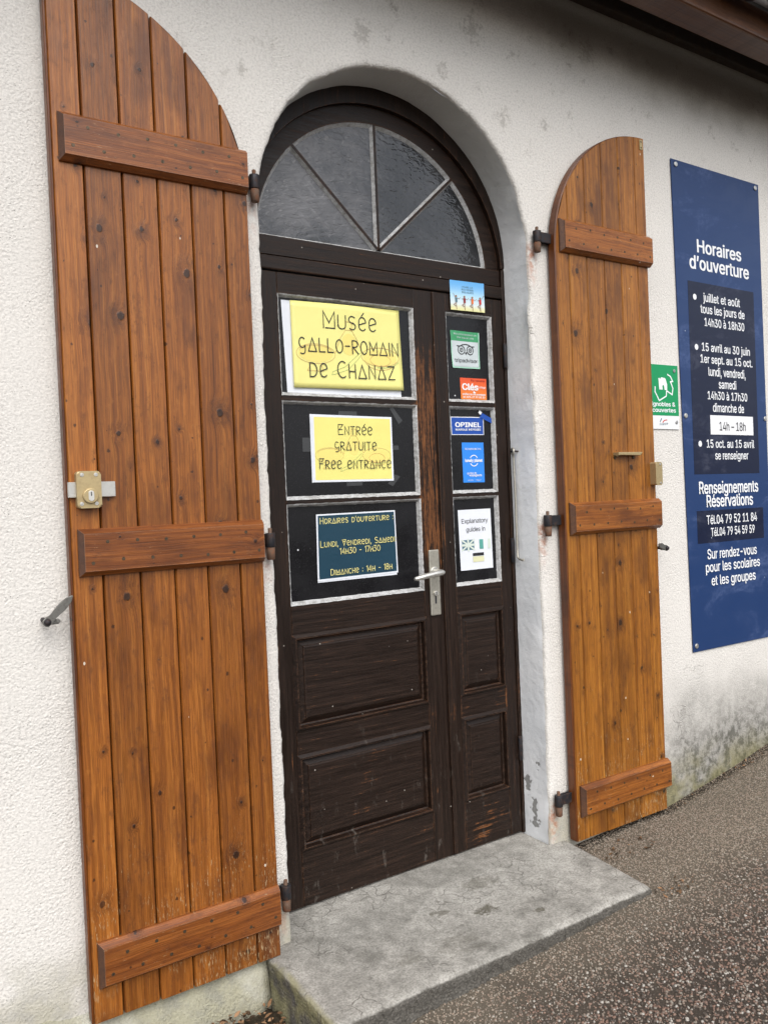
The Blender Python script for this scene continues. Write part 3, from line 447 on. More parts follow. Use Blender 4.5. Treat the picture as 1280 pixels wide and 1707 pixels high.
GLY = ' 248;~%736;175 283,146 286,121 297,100 314,86 335,78 360,75 388,75 412,78 440,87 464,101 486,121 503,146 513,175 517,206 513,230 503,250 486,264 464,273 440,276 412,276 388,273 360,264 335,250 314,230 297,205 286|175 327,198 332,212 346,220 366,223 388,221 434,213 454,198 468,175 473,153 468,138 454,130 434,127 412,127 388,130 366,138 346,153 332|501 -10,471 -6,446 5,426 21,412 43,403 68,400 95,400 120,403 147,412 172,427 194,447 210,472 221,501 225,531 221,556 210,576 194,590 172,598 147,601 120,601 95,598 68,589 43,575 21,555 5,531 -6|501 35,523 40,538 53,546 72,549 95,549 120,546 142,538 162,524 176,501 180,479 176,464 162,456 142,453 120,453 95,456 72,464 53,479 40|132 0,482 509,540 509,191 0~&508;197 -7,150 -2,110 12,78 34,54 62,39 96,34 133,38 164,47 189,63 212,85 235,140 279,237 352,255 375,262 405,258 427,245 445,226 457,201 461,168 453,155 444,145 431,137 399,145 363,169 327,438 0,364 0,121 293,87 344,78 370,75 398,79 430,91 458,110 481,134 499,165 510,200 513,235 510,266 499,290 482,308 459,320 433,324 404,322 382,315 362,305 342,291 325,256 293,154 217,128 195,110 174,100 154,97 131,100 108,109 87,124 70,143 57,166 49,193 46,223 50,251 59,278 75,301 95,321 121,336 151,346 186,349 224,408 224,405 180,397 144,385 115,371 92,333 47,305 24,271 7,234 -3~,248;38 -119,68 71,137 71,84 -119~-513;337 244,337 188,114 188,114 244~.248;95 -4,78 -1,63 9,53 24,50 41,53 59,63 73,78 83,95 87,113 83,128 73,138 59,141 41,138 24,128 9,113 -1~/309;235 533,71 -76,14 -76,178 533~0513;227 -7,174 1,130 24,95 62,69 113,53 178,48 254,53 330,69 395,95 447,130 484,174 508,227 516,279 508,323 484,358 447,384 395,400 330,405 254,400 178,384 113,358 62,323 24,279 1|227 50,262 56,290 74,313 103,330 144,340 194,344 254,340 314,330 365,313 405,290 435,262 454,227 460,192 454,163 435,140 405,123 365,113 314,109 254,113 194,123 144,140 103,163 74,192 56~1513;76 0,76 55,391 55,391 0|276 509,276 0,212 0,212 448,209 448,86 358,86 427,198 509~2513;64 0,64 47,282 282,311 327,318 349,320 371,317 397,308 419,293 436,273 449,250 457,224 460,196 457,172 447,153 433,139 413,130 390,127 362,66 362,71 405,86 442,111 473,143 496,181 511,225 516,268 511,306 497,337 474,361 445,376 411,381 372,379 345,371 318,357 290,336 259,267 180,153 60,153 57,389 57,389 0~3513;218 -7,173 -3,133 10,98 30,70 57,52 92,44 132,109 132,115 107,126 87,143 71,165 59,190 52,219 50,248 52,275 61,298 74,315 93,325 116,329 145,326 172,316 196,299 217,275 234,242 244,201 248,157 248,157 299,288 448,288 452,70 452,70 509,372 509,372 461,211 278,211 289,264 288,308 276,344 253,371 222,388 185,393 145,387 103,370 66,344 35,309 12,266 -2~4513;40 105,40 158,247 509,311 509,109 166,109 163,413 163,413 105|282 0,282 318,343 318,343 0~5513;221 -7,178 -2,140 11,108 32,83 60,67 93,60 130,122 130,127 108,138 89,154 73,173 60,196 52,221 50,250 54,276 64,298 81,314 104,324 132,328 162,324 193,314 221,297 244,275 262,248 273,218 277,167 268,145 258,128 246,67 253,96 509,366 509,366 452,151 452,134 301,155 314,178 325,203 332,229 334,263 330,294 321,321 306,345 285,364 260,379 231,388 198,391 163,386 116,369 76,343 41,309 15,268 -1~6513;226 -7,182 -2,142 15,109 40,84 74,69 115,64 162,68 199,80 239,102 285,137 340,252 509,322 509,151 261,145 261,165 288,196 307,235 314,278 309,316 295,347 271,370 240,384 202,389 157,384 112,368 73,343 39,310 14,271 -2|226 48,254 52,279 63,299 79,314 101,324 128,327 157,324 187,314 213,299 235,279 251,254 262,226 265,198 262,174 252,154 236,138 214,128 188,125 158,128 128,138 102,154 80,174 63,198 52~7513;97 0,323 448,323 452,62 452,62 509,391 509,391 449,165 0~8513;226 -7,178 -2,136 11,100 33,74 62,57 96,52 135,55 166,65 195,81 220,101 241,125 256,153 265,153 267,119 282,93 308,76 342,70 380,75 417,90 450,114 477,146 498,183 512,226 516,269 512,306 498,337 477,361 450,377 417,382 380,376 342,359 308,333 282,300 267,300 265,327 256,351 241,371 220,387 195,397 166,401 135,395 96,378 62,352 33,317 11,274 -2|226 49,258 52,285 60,307 74,323 91,333 114,337 139,333 166,322 189,306 208,283 223,256 232,226 235,196 232,169 223,146 208,130 189,119 166,115 139,119 114,129 91,145 74,167 60,195 52|226 290,252 292,274 300,293 313,307 330,316 351,319 376,316 400,308 420,294 437,275 449,252 457,226 460,200 457,177 449,158 437,145 420,136 400,133 376,136 351,145 330,158 313,178 300,200 292~9513;226 516,271 510,310 494,343 468,368 434,384 394,389 347,385 310,373 270,350 224,315 168,200 0,130 0,301 248,307 248,287 221,257 202,218 195,174 200,137 214,106 237,83 269,69 307,64 352,69 397,85 436,110 469,143 494,182 510|226 460,198 457,174 446,154 430,138 407,128 381,125 352,128 322,138 295,154 273,174 257,198 247,226 243,254 247,279 257,299 273,314 295,324 321,327 350,324 381,314 407,299 430,279 446,254 457~:248;95 -4,78 -1,63 9,53 24,50 41,53 59,63 73,78 83,95 87,113 83,128 73,138 59,141 41,138 24,128 9,113 -1|95 271,78 274,63 284,53 299,50 316,53 334,63 349,78 358,95 362,113 358,128 349,138 334,141 316,138 299,128 284,113 274~A540;16 0,201 509,276 509,463 0,395 0,287 302,232 478,245 478,191 302,85 0|110 142,110 199,370 199,370 142~B516;60 0,60 509,241 509,290 504,329 491,359 470,381 442,394 410,398 374,395 344,387 320,373 301,356 286,337 275,315 267,315 262,339 257,363 245,385 227,402 203,414 173,418 136,414 100,400 67,377 39,344 18,301 4,247 0|125 57,245 57,296 63,330 80,349 106,355 137,352 162,342 184,327 203,306 218,280 228,248 231,125 231|125 285,238 285,264 288,288 296,308 309,323 326,333 348,336 372,330 404,313 429,283 446,240 452,125 452~C570;267 -7,205 1,150 25,104 63,70 115,48 179,40 254,48 329,70 393,104 445,150 484,205 508,267 516,305 513,340 504,373 490,402 471,427 447,448 418,463 385,473 348,408 348,400 373,389 395,375 413,357 428,338 440,315 449,267 456,223 450,184 432,150 404,125 364,109 314,103 254,109 195,125 145,151 105,184 76,223 59,267 53,315 60,338 69,357 81,375 96,389 114,408 160,473 160,464 124,448 91,428 62,402 38,373 18,341 5,305 -4~D562;219 0,96 0,96 57,215 57,272 63,318 81,354 110,379 149,394 198,399 255,394 312,379 361,354 399,320 428,275 446,221 452,93 452,93 509,225 509,294 501,353 478,399 441,433 391,455 329,462 255,455 181,433 119,398 68,351 31,291 8|125 509,125 0,60 0,60 509~E479;60 0,60 509,372 509,372 452,125 452,125 286,355 286,355 229,125 229,125 57,375 57,375 0~F470;60 0,60 509,369 509,369 452,125 452,125 278,346 278,346 221,125 221,125 0~G580;269 -7,205 1,149 25,103 64,69 116,47 180,40 254,47 329,69 393,103 445,149 484,203 508,265 516,304 513,340 504,374 489,403 469,429 445,449 416,464 384,474 349,408 349,387 393,356 427,337 439,315 448,265 456,222 450,183 432,150 404,125 364,109 314,103 254,109 195,125 145,151 105,184 76,224 59,269 53,309 58,345 71,374 93,396 123,410 160,415 202,434 199,283 199,283 256,478 256,478 200,471 141,451 91,419 50,377 19,326 0~H577;60 0,60 509,125 509,125 289,392 289,392 509,457 509,457 0,392 0,392 232,125 232,125 0~I361;31 0,31 57,118 57,118 452,31 452,31 509,269 509,269 452,183 452,183 57,269 57,269 0~K527;104 145,104 216,174 303,364 509,448 509,231 276,228 276|60 0,60 509,125 509,125 0|372 0,188 259,228 309,449 0~L453;60 0,60 509,125 509,125 57,361 57,361 0~M688;60 0,60 509,152 509,287 159,322 49,307 49,352 187,476 509,568 509,568 0,504 0,507 457,513 457,456 291,342 0,286 0,159 321,112 457,119 457,122 291,122 0~N583;60 0,60 509,136 509,363 151,388 107,414 55,405 54,399 157,399 509,463 509,463 0,387 0,177 331,108 452,119 454,125 291,125 0~O593;267 -7,205 1,150 25,105 63,70 115,48 179,40 254,48 329,70 393,105 445,150 484,205 508,267 516,329 508,384 484,429 445,464 393,486 329,493 254,486 179,464 115,429 63,384 25,329 1|267 53,310 59,349 76,383 104,408 144,425 194,430 254,425 315,408 365,383 404,349 433,310 450,267 456,223 450,184 433,151 404,125 364,109 314,103 254,109 194,125 144,151 105,184 76,223 59~P505;60 0,60 509,235 509,289 504,332 487,366 462,390 430,404 391,409 348,404 304,390 265,366 233,332 207,289 191,235 186,109 186,109 242,233 242,269 246,297 256,318 272,333 294,342 320,344 348,342 376,333 402,318 423,297 439,268 449,232 452,125 452,125 0~Q593;245 159,313 159,468 -48,401 -48|267 -7,205 1,150 25,105 63,70 115,48 179,40 254,48 329,70 393,105 445,150 484,205 508,267 516,329 508,384 484,429 445,464 393,486 329,493 254,486 179,464 115,429 63,384 25,329 1|267 53,310 59,349 76,383 104,408 144,425 194,430 254,425 315,408 365,383 404,349 433,310 450,267 456,223 450,184 433,151 404,125 364,109 314,103 254,109 194,125 144,151 105,184 76,223 59~R509;60 0,60 509,236 509,289 504,333 489,367 465,390 433,404 395,409 352,404 309,390 271,367 240,333 217,289 203,236 198,96 198,96 255,234 255,269 258,298 267,319 281,334 300,342 324,345 352,342 380,334 405,319 425,298 440,269 449,233 452,125 452,125 0|353 0,230 229,303 229,428 0~S507;224 -9,172 -4,128 9,91 31,64 60,46 96,38 137,104 137,110 110,123 88,142 71,166 59,194 51,224 49,257 52,286 60,310 74,329 92,342 114,346 139,342 161,332 179,316 193,296 205,245 222,184 239,128 261,86 289,60 326,52 372,58 413,75 448,102 476,138 498,180 512,227 516,274 512,316 498,351 476,377 449,394 415,401 378,337 378,327 412,302 437,267 453,225 459,194 456,167 448,145 435,129 418,119 398,115 376,119 352,131 334,148 319,169 308,212 293,312 264,359 238,378 220,395 198,405 171,408 139,403 99,386 64,360 34,323 11,278 -4~T509;32 452,32 509,417 509,417 452,257 452,257 0,193 0,193 452~U577;259 -8,203 -2,154 15,114 43,85 80,66 124,60 173,60 509,124 509,124 178,128 144,141 113,161 88,187 68,220 56,259 52,298 56,331 68,357 88,377 113,389 144,393 178,393 509,457 509,457 173,451 124,433 80,403 43,363 15,315 -2~V540;204 0,16 509,84 509,192 206,248 31,235 31,267 138,395 509,463 509,278 0~W746;155 0,16 509,82 509,187 94,197 40,189 40,211 145,306 509,380 509,486 94,497 40,488 40,510 145,603 509,670 509,530 0,455 0,351 391,336 475,350 475,335 395,318 323,230 0~Y532;203 0,203 208,16 509,91 509,222 292,250 230,224 230,251 293,280 344,381 509,455 509,268 208,268 0~a449;160 -9,126 -5,94 5,68 22,48 45,34 74,30 108,34 138,43 161,58 179,78 193,125 211,178 220,234 227,265 235,273 243,276 257,274 278,267 297,256 311,240 322,220 329,196 331,171 329,149 322,132 313,118 301,100 274,41 291,57 322,79 346,104 364,133 375,163 382,194 384,239 379,263 372,286 360,306 343,322 320,333 290,337 251,337 0,277 0,277 52,272 52,252 25,236 12,215 1,190 -6|170 45,202 49,228 59,248 74,263 93,272 115,276 138,276 190,259 182,175 168,134 159,117 150,103 139,95 124,92 105,94 87,102 72,114 60,130 52~b484;229 -8,198 -5,172 4,138 31,118 59,112 59,112 0,53 0,53 509,114 509,114 319,118 319,137 346,171 373,197 382,229 384,274 378,313 361,345 332,370 293,385 245,390 189,385 133,370 84,345 45,313 16,274 -2|220 47,252 52,279 66,300 88,316 117,325 151,328 189,325 227,316 261,301 289,280 311,253 325,220 330,188 326,161 312,140 291,125 263,116 229,113 189,116 149,125 115,140 87,162 65,188 52~c456;207 -8,159 -2,117 16,82 46,56 85,39 133,34 187,39 243,56 291,82 330,117 360,159 378,207 384,260 377,305 356,324 340,340 322,353 301,362 277,303 262,290 289,270 311,242 325,207 330,173 325,145 310,124 287,108 258,99 224,96 187,99 151,108 117,124 88,145 66,173 51,207 46,243 52,271 66,292 89,304 117,363 102,341 56,306 21,261 -1~d484;195 -8,151 -2,111 16,79 45,55 84,39 133,34 189,39 245,55 293,80 332,112 361,151 378,196 384,228 382,253 373,273 360,287 346,306 319,311 319,311 509,372 509,372 0,313 0,313 59,307 59,287 31,252 4,227 -5|205 47,236 52,263 65,284 87,299 115,309 149,312 189,309 229,300 263,284 291,263 312,237 326,205 330,172 325,145 311,124 289,108 261,99 227,96 189,99 151,109 117,124 88,145 66,172 52~e464;212 -8,160 -2,117 16,82 46,56 85,39 132,34 187,39 242,55 290,80 329,115 359,157 378,205 384,236 382,266 374,294 360,319 341,341 315,357 282,367 242,371 194,371 169,75 169,75 221,338 221,310 202,307 237,298 269,283 294,263 314,237 326,205 330,173 326,146 313,125 294,109 270,99 241,96 211,96 178,100 139,110 106,128 80,151 61,179 50,212 46,254 53,271 61,285 73,306 105,365 91,353 63,335 39,311 19,283 4,249 -5~f314;228 379,228 327,6 327,6 379|81 0,81 432,85 461,96 486,113 505,135 519,161 527,187 530,222 527,243 521,227 468,215 472,195 474,171 470,154 460,145 443,142 419,142 0~g485;207 -151,168 -148,134 -140,105 -127,82 -110,64 -91,51 -69,101 -41,122 -66,154 -88,178 -95,207 -97,249 -92,282 -75,304 -46,311 -6,311 68,306 68,287 41,272 28,252 16,227 8,195 5,151 10,113 27,80 53,55 90,39 136,34 191,39 246,55 293,80 332,112 361,152 378,196 384,228 382,253 373,273 360,288 346,308 319,313 319,313 379,372 379,372 -9,367 -54,350 -90,324 -117,291 -136,251 -147|205 59,237 63,264 75,285 95,300 121,309 154,312 193,309 231,300 264,285 291,264 312,237 326,205 330,172 326,145 312,124 290,109 262,99 230,96 193,99 155,109 123,124 96,145 76,172 63~h470;114 227,114 0,53 0,53 509,114 509,114 287,102 287,124 332,152 362,187 379,227 384,264 380,295 369,321 349,341 321,353 285,357 240,357 0,296 0,296 235,290 275,273 304,246 323,210 329,184 326,161 317,141 303,126 283,117 257~i227;53 0,53 379,114 379,114 0|84 443,68 446,54 455,44 468,41 483,44 499,54 512,68 521,84 524,100 521,114 512,123 499,126 483,123 468,114 455,100 446~j227;53 379,114 379,114 -30,111 -62,102 -90,86 -112,65 -129,37 -139,-10 -143,-10 -87,2 -87,25 -83,40 -72,50 -54,53 -29|83 443,67 446,53 455,44 468,41 483,44 499,53 512,67 521,83 524,100 521,114 512,123 499,126 483,123 468,114 455,100 446~k441;110 137,110 212,121 212,284 379,360 379,184 199,177 199|53 0,53 509,114 509,114 0|294 0,148 186,191 229,372 0~l249;139 -2,101 3,74 20,58 48,53 84,53 509,114 509,114 99,120 62,130 54,146 52,170 54,181 3,162 -1~m670;53 0,53 379,112 379,112 295,108 295,118 323,132 346,151 363,172 376,195 384,219 386,257 380,287 361,309 332,321 295,312 295,322 320,337 343,357 361,381 375,408 383,437 386,468 382,497 372,522 354,541 328,553 296,557 255,557 0,496 0,496 254,490 289,473 313,448 326,419 330,395 328,374 320,358 307,345 290,338 270,335 247,335 0,274 0,274 260,269 288,253 311,229 325,199 330,178 328,158 320,140 307,126 289,117 266,114 238,114 0~n470;114 227,114 0,53 0,53 379,112 379,112 287,102 287,124 332,152 362,187 379,227 384,264 380,295 369,321 349,341 321,353 285,357 240,357 0,296 0,296 235,290 275,273 304,246 323,210 329,184 326,161 317,141 303,126 283,117 257~o475;207 -8,159 -2,117 16,82 46,56 85,39 133,34 187,39 243,56 291,82 330,117 360,159 378,207 384,256 378,299 360,334 330,359 291,376 243,381 187,376 133,359 85,334 46,299 16,256 -2|207 46,242 51,270 66,292 88,307 117,316 151,319 187,316 224,307 258,292 287,270 310,242 325,207 330,173 325,145 310,124 287,108 258,99 224,96 187,99 151,108 117,124 88,145 66,173 51~p484;53 -143,53 379,112 379,112 319,118 319,137 346,171 373,197 382,229 384,274 378,313 361,345 332,370 293,385 245,390 189,385 133,370 84,345 45,313 16,274 -2,229 -8,198 -5,173 4,153 17,138 31,118 59,114 59,114 -143|220 47,252 52,279 66,300 88,316 117,325 151,328 189,325 227,316 261,301 289,280 311,253 325,220 330,188 326,161 312,140 291,125 263,116 229,113 189,116 149,125 115,140 87,162 65,188 52~q484;372 -143,311 -143,311 59,306 59,287 31,252 4,227 -5,195 -8,151 -2,111 16,79 45,55 84,39 133,34 189,39 245,55 293,80 332,112 361,151 378,196 384,228 382,253 373,273 360,287 346,307 319,313 319,313 379,372 379|205 47,236 52,263 65,284 87,299 115,309 149,312 189,309 229,300 263,284 291,263 312,237 326,205 330,172 325,145 311,124 289,108 261,99 227,96 189,99 151,109 117,124 88,145 66,172 52~r319;53 0,53 379,112 379,112 321,115 321,130 347,152 367,181 380,213 385,243 384,243 322,207 326,182 323,159 315,140 301,126 284,117 262,114 237,114 0~s425;182 -8,145 -5,112 3,84 18,62 38,46 63,36 94,94 107,105 79,124 60,150 49,181 45,217 49,244 62,262 81,268 103,264 121,254 136,237 147,212 155,149 170,104 186,72 208,53 237,47 274,52 305,65 332,87 354,115 370,149 381,187 384,223 381,254 372,279 358,299 339,314 316,324 290,268 277,258 298,243 316,220 329,187 333,156 329,131 317,114 299,109 277,113 258,124 243,144 232,172 223,229 209,275 193,306 171,325 142,331 107,326 75,312 47,290 24,260 6,223 -4~t287;204 379,204 327,6 327,6 379|65 471,126 471,126 98,128 76,136 61,150 53,170 50,202 54,213 2,192 -3,168 -4,125 2,92 21,72 52,65 93~u470;182 -5,146 -1,115 11,89 30,69 59,57 95,53 139,53 379,114 379,114 144,120 104,137 75,164 56,200 50,226 53,249 62,269 76,283 97,293 122,296 153,296 379,357 379,357 0,298 0,298 92,307 92,286 47,257 17,222 0~v449;163 0,17 379,84 379,165 155,206 21,184 21,224 155,305 379,371 379,226 0~w627;138 0,23 379,87 379,154 137,175 41,165 41,186 135,206 214,252 379,316 379,382 136,402 41,391 41,413 135,480 379,545 379,429 0,368 0,291 280,277 338,291 338,263 225,199 0~x439;21 0,171 218,171 171,29 379,100 379,207 206,175 206,233 306,282 379,352 379,209 169,209 214,358 0,287 0,231 85,173 182,205 182,148 85,91 0~y449;47 -139,61 -86,104 -89,118 -84,130 -74,141 -58,151 -36,163 -1,17 379,84 379,165 155,206 21,184 21,202 87,224 155,305 379,371 379,204 -58,177 -107,159 -124,139 -136,116 -143,91 -145,65 -143~z440;42 0,42 46,254 320,254 323,48 323,48 379,333 379,333 331,126 60,126 56,339 56,339 0~É479;60 0,60 509,372 509,372 452,125 452,125 286,355 286,355 229,125 229,125 57,375 57,375 0|191 558,239 659,307 659,241 558~à449;160 -9,126 -5,94 5,68 22,48 45,34 74,30 108,34 138,43 161,58 179,78 193,125 211,178 220,234 227,265 235,273 243,276 257,274 278,267 297,256 311,240 322,220 329,196 331,171 329,149 322,132 313,118 301,100 274,41 291,57 322,79 346,104 364,133 375,163 382,194 384,239 379,263 372,286 360,306 343,322 320,333 290,337 251,337 0,277 0,277 52,272 52,252 25,236 12,215 1,190 -6|170 45,202 49,228 59,248 74,263 93,272 115,276 138,276 190,259 182,175 168,134 159,117 150,103 139,95 124,92 105,94 87,102 72,114 60,130 52|165 429,99 529,168 529,215 429~è464;212 -8,160 -2,117 16,82 46,56 85,39 132,34 187,39 242,55 290,80 329,115 359,157 378,205 384,236 382,266 374,294 360,319 341,341 315,357 282,367 242,371 194,371 169,75 169,75 221,338 221,310 202,307 237,298 269,283 294,263 314,237 326,205 330,173 326,146 313,125 294,109 270,99 241,96 211,96 178,100 139,110 106,128 80,151 61,179 50,212 46,254 53,271 61,285 73,306 105,365 91,353 63,335 39,311 19,283 4,249 -5|180 429,114 529,182 529,230 429~é464;212 -8,160 -2,117 16,82 46,56 85,39 132,34 187,39 242,55 290,80 329,115 359,157 378,205 384,236 382,266 374,294 360,319 341,341 315,357 282,367 242,371 194,371 169,75 169,75 221,338 221,310 202,307 237,298 269,283 294,263 314,237 326,205 330,173 326,146 313,125 294,109 270,99 241,96 211,96 178,100 139,110 106,128 80,151 61,179 50,212 46,254 53,271 61,285 73,306 105,365 91,353 63,335 39,311 19,283 4,249 -5|177 429,225 529,293 529,227 429~ê464;212 -8,160 -2,117 16,82 46,56 85,39 132,34 187,39 242,55 290,80 329,115 359,157 378,205 384,236 382,266 374,294 360,319 341,341 315,357 282,367 242,371 194,371 169,75 169,75 221,338 221,310 202,307 237,298 269,283 294,263 314,237 326,205 330,173 326,146 313,125 294,109 270,99 241,96 211,96 178,100 139,110 106,128 80,151 61,179 50,212 46,254 53,271 61,285 73,306 105,365 91,353 63,335 39,311 19,283 4,249 -5|155 435,95 435,95 438,175 529,233 529,313 438,313 435,252 435,204 495~ù470;182 -5,146 -1,115 11,89 30,69 59,57 95,53 139,53 379,114 379,114 144,120 104,137 75,164 56,200 50,226 53,249 62,269 76,283 97,293 122,296 153,296 379,357 379,357 0,298 0,298 92,307 92,286 47,257 17,222 0|181 429,115 529,183 529,231 429~û470;182 -5,146 -1,115 11,89 30,69 59,57 95,53 139,53 379,114 379,114 144,120 104,137 75,164 56,200 50,226 53,249 62,269 76,283 97,293 122,296 153,296 379,357 379,357 0,298 0,298 92,307 92,286 47,257 17,222 0|156 435,96 435,96 438,176 529,234 529,314 438,314 435,253 435,205 495~–410;350 244,350 188,0 188,0 244~’237;52 318,82 509,151 509,98 318'
GD = {}
for q_ in GLY.split('~'):
    a_, b_ = q_[1:].split(';', 1) if q_[0] != ';' else (q_[1:].split(';')[0], q_.split(';', 2)[2])
    GD[q_[0]] = (int(a_), [[tuple(map(int, p.split())) for p in c.split(',')] for c in b_.split('|')])
TC = {}
def glyph_mesh(body, bold=0.0):
    """a grotesque lettering: outlines laid in a row, thickened, filled"""
    k = (body, bold)
    if k in TC: return TC[k]
    cu = bpy.data.curves.new('lettering', 'CURVE'); cu.dimensions = '2D'; cu.fill_mode = 'BOTH'; x = 0
    for ch in body:
        if ch == ' ': x += 205; continue
        adv, cs = GD[ch]; lo = min(p[0] for c in cs for p in c); 
        for c in cs:
            sp = cu.splines.new('POLY'); sp.points.add(len(c)-1); sp.use_cyclic_u = True
            for q, p in zip(sp.points, c): q.co = ((p[0]+x)/1000, p[1]/1000, 0, 1)
        x += adv-82+(bold*1000)
    ob = bpy.data.objects.new('lettering', cu); C.objects.link(ob); bpy.context.view_layer.update()
    me = bpy.data.meshes.new_from_object(ob.evaluated_get(bpy.context.evaluated_depsgraph_get()))
    v = np.empty(len(me.vertices)*3); me.vertices.foreach_get('co', v); v = v.reshape(-1, 3)[:, :2]
    f = [tuple(p.vertices) for p in me.polygons]
    bpy.data.objects.remove(ob); bpy.data.curves.remove(cu); bpy.data.meshes.remove(me); TC[k] = (v, f); return TC[k]
def text(sh, body, ua, ub, vb, cap, mat, parent, bold=.02, name='text_line', slope=0.0):
    v, f = glyph_mesh(body, bold); H = glyph_mesh('H', bold)[0]; h = H[:, 1].max()-H[:, 1].min(); x0, x1 = v[:, 0].min(), v[:, 0].max()
    off = sh.nxt(); me = bpy.data.meshes.new(name)
    co = []; F = []; kk = cap/h; W_ = (ub-ua)/(x1-x0)
    for c_, (ox, oy) in enumerate(((0, 0), (1, .45), (-1, -.45), (-.7, .8), (.7, -.8)) if bold > 0 else ((0, 0),)):
        n0 = len(co); F += [tuple(q+n0 for q in p) for p in f]
        for x, y in v:
            t = (x+ox*bold*1.1-x0)/(x1-x0); co.append(sh.P(ua+(ub-ua)*t, vb+slope*(t-.5)-(y+oy*bold*.8-H[:, 1].min())/h*cap, off+c_*.00001))
    f = F
    me.from_pydata(co, [], f); me.update()
    if len(me.polygons) and sum(p.normal.y*p.area for p in me.polygons) > 0: me.flip_normals()
    return link(name, me, mat, parent)

def arc(cx, cy, rx, ry, a0, a1, n=10): return [(cx+rx*math.cos(R(t)), cy+ry*math.sin(R(t))) for t in np.linspace(a0, a1, n)]
GL = {  # a thin geometric display alphabet: triangular A, closed M, rounded e, tailed g
 'M': (.66, [[(0, 0), (0, 1), (.33, .32), (.66, 1), (.66, 0), (.12, 0)]]), 'U': (.56, [[(0, 1), (0, .28)]+arc(.28, .28, .28, .28, 180, 360, 8)+[(.56, 1)]]),
 'S': (.5, [arc(.25, .75, .25, .25, 40, 270, 9)+arc(.25, .25, .25, .25, 90, -140, 9)]), 'e': (.56, [[(.03, .42), (.56, .62)]+arc(.29, .62, .27, .38, 10, 180, 8)+arc(.29, .36, .27, .36, 180, 320, 8)]),
 'G': (.52, [arc(.27, .62, .25, .38, 50, 310, 12)+[(.5, .4), (.5, .05)]+arc(.27, -.02, .22, .2, 0, -130, 6)]), 'A': (.66, [[(0, 0), (.33, 1), (.66, 0), (0, 0)]]),
 'L': (.46, [[(0, 1), (0, 0), (.46, 0)]]), 'O': (.58, [arc(.29, .5, .29, .5, 0, 360, 20)]), '-': (.3, [[(0, .45), (.3, .45)]]),
 'R': (.5, [[(0, 0), (0, 1)]+arc(.22, .75, .26, .25, 90, -90, 8)+[(.06, .5), (.5, 0)]]), 'I': (.02, [[(0, 0), (0, 1)]]), 'N': (.52, [[(0, 0), (0, 1), (.52, 0), (.52, 1)]]),
 'D': (.54, [[(0, 0), (0, 1), (.2, 1)]+arc(.2, .5, .34, .5, 80, -80, 9)+[(.2, 0), (0, 0)]]), 'C': (.56, [arc(.32, .5, .32, .5, 55, 305, 14)]), 'H': (.52, [[(0, 0), (0, 1)], [(.52, 0), (.52, 1)], [(0, .5), (.52, .5)]]),
 'Z': (.54, [[(0, 1), (.54, 1), (0, 0), (.54, 0)]]), 'T': (.54, [[(0, 1), (.54, 1)], [(.27, 1), (.27, 0)]]), 'E': (.5, [[(.5, 0), (0, 0), (0, 1), (.5, 1), (.2, .62)], [(0, .5), (.4, .5)]]),
 'F': (.46, [[(0, 0), (0, 1), (.46, 1), (.18, .66)], [(0, .5), (.36, .5)]]), 'V': (.6, [[(.06, 1), (.3, 0), (.6, 1), (0, 1)], [(.2, .7), (.42, .7)]]),
 '1': (.16, [[(0, .85), (.16, 1), (.16, 0)]]), '4': (.5, [[(.38, 0), (.38, 1), (0, .3), (.5, .3)]]), '3': (.44, [[(0, 1), (.42, 1), (.16, .6)]+arc(.18, .3, .26, .3, 80, -150, 9)]),
 '0': (.52, [arc(.26, .5, .26, .5, 0, 360, 18)]), '7': (.46, [[(0, 1), (.46, 1), (.14, 0)]]), '8': (.46, [arc(.23, .76, .2, .24, 0, 360, 14), arc(.23, .27, .23, .27, 0, 360, 14)]),
 ':': (.04, [[(.02, .12), (.02, .2)], [(.02, .62), (.02, .7)]]), ',': (.08, [[(.07, .08), (0, -.16)]]), "'": (.03, [[(.015, 1), (0, .75)]]), ' ': (.3, [])}
def stroke_text(sh, body, ua, ub, vb, cap, w, mat, parent, small=.82, slope=0.0, name='text_line'):
    x = 0; st = []
    for ch in body:
        lo = ch.islower() or ch in 'é'; acc = ch == 'é'
        key = 'e' if ch in 'eé' else ch.upper(); sc = small if lo else 1.0; wd, ss = GL[key]
        for s_ in ss: st.append([(x+px*sc, py*sc) for px, py in s_])
        if acc: st.append([(x+.25*sc, 1.1*sc), (x+.42*sc, 1.32*sc)])
        x += wd*sc+.2
    x -= .2; bm = bmesh.new()
    for s_ in st:
        sh.ribbon(bm, [(ua+(ub-ua)*px/x, vb+slope*(px/x-.5)-py*cap) for px, py in s_], w, 1, sh.nxt())
    return part(name, bm, mat, parent)

# ------------------------------------------------------------------ ground
def gz(x, y):
    b = -.028+.052*(x-.55)+.016*max(0, min(1, (x-.58)/.3))+.06*max(0, x-1.2)
    dip = .045*math.exp(-(y/.16)**2)*max(0, min(1, (1.95-x)/.8)) if x > .55 else .02*math.exp(-(y/.16)**2)
    b = max(min(b, .35), -.16)
    if x < -.5: b -= .085*math.exp(-((y+.05)/.22)**2)*min(1, (-.5-x)/.12)
    if x > .55: dip *= min(1, max(.12, (x-.5)/.65))
    return b-dip*min(1, max(0, (x-.3)/.3)) + .004*math.sin(x*7.1+y*3)*math.sin(y*9+1)
bm = bmesh.new()
xs = sorted(set([-60, -25, -10, -5, -3]+[round(v, 3) for v in np.arange(-2, 4.01, .05)]+[5, 7, 12, 28, 60])); ys = [-90, -40, -18, -8, -5, -3.5]+[round(v, 3) for v in np.arange(-2.6, .051, .05)]
G = [[bm.verts.new((x, y, gz(x, y))) for x in xs] for y in ys]
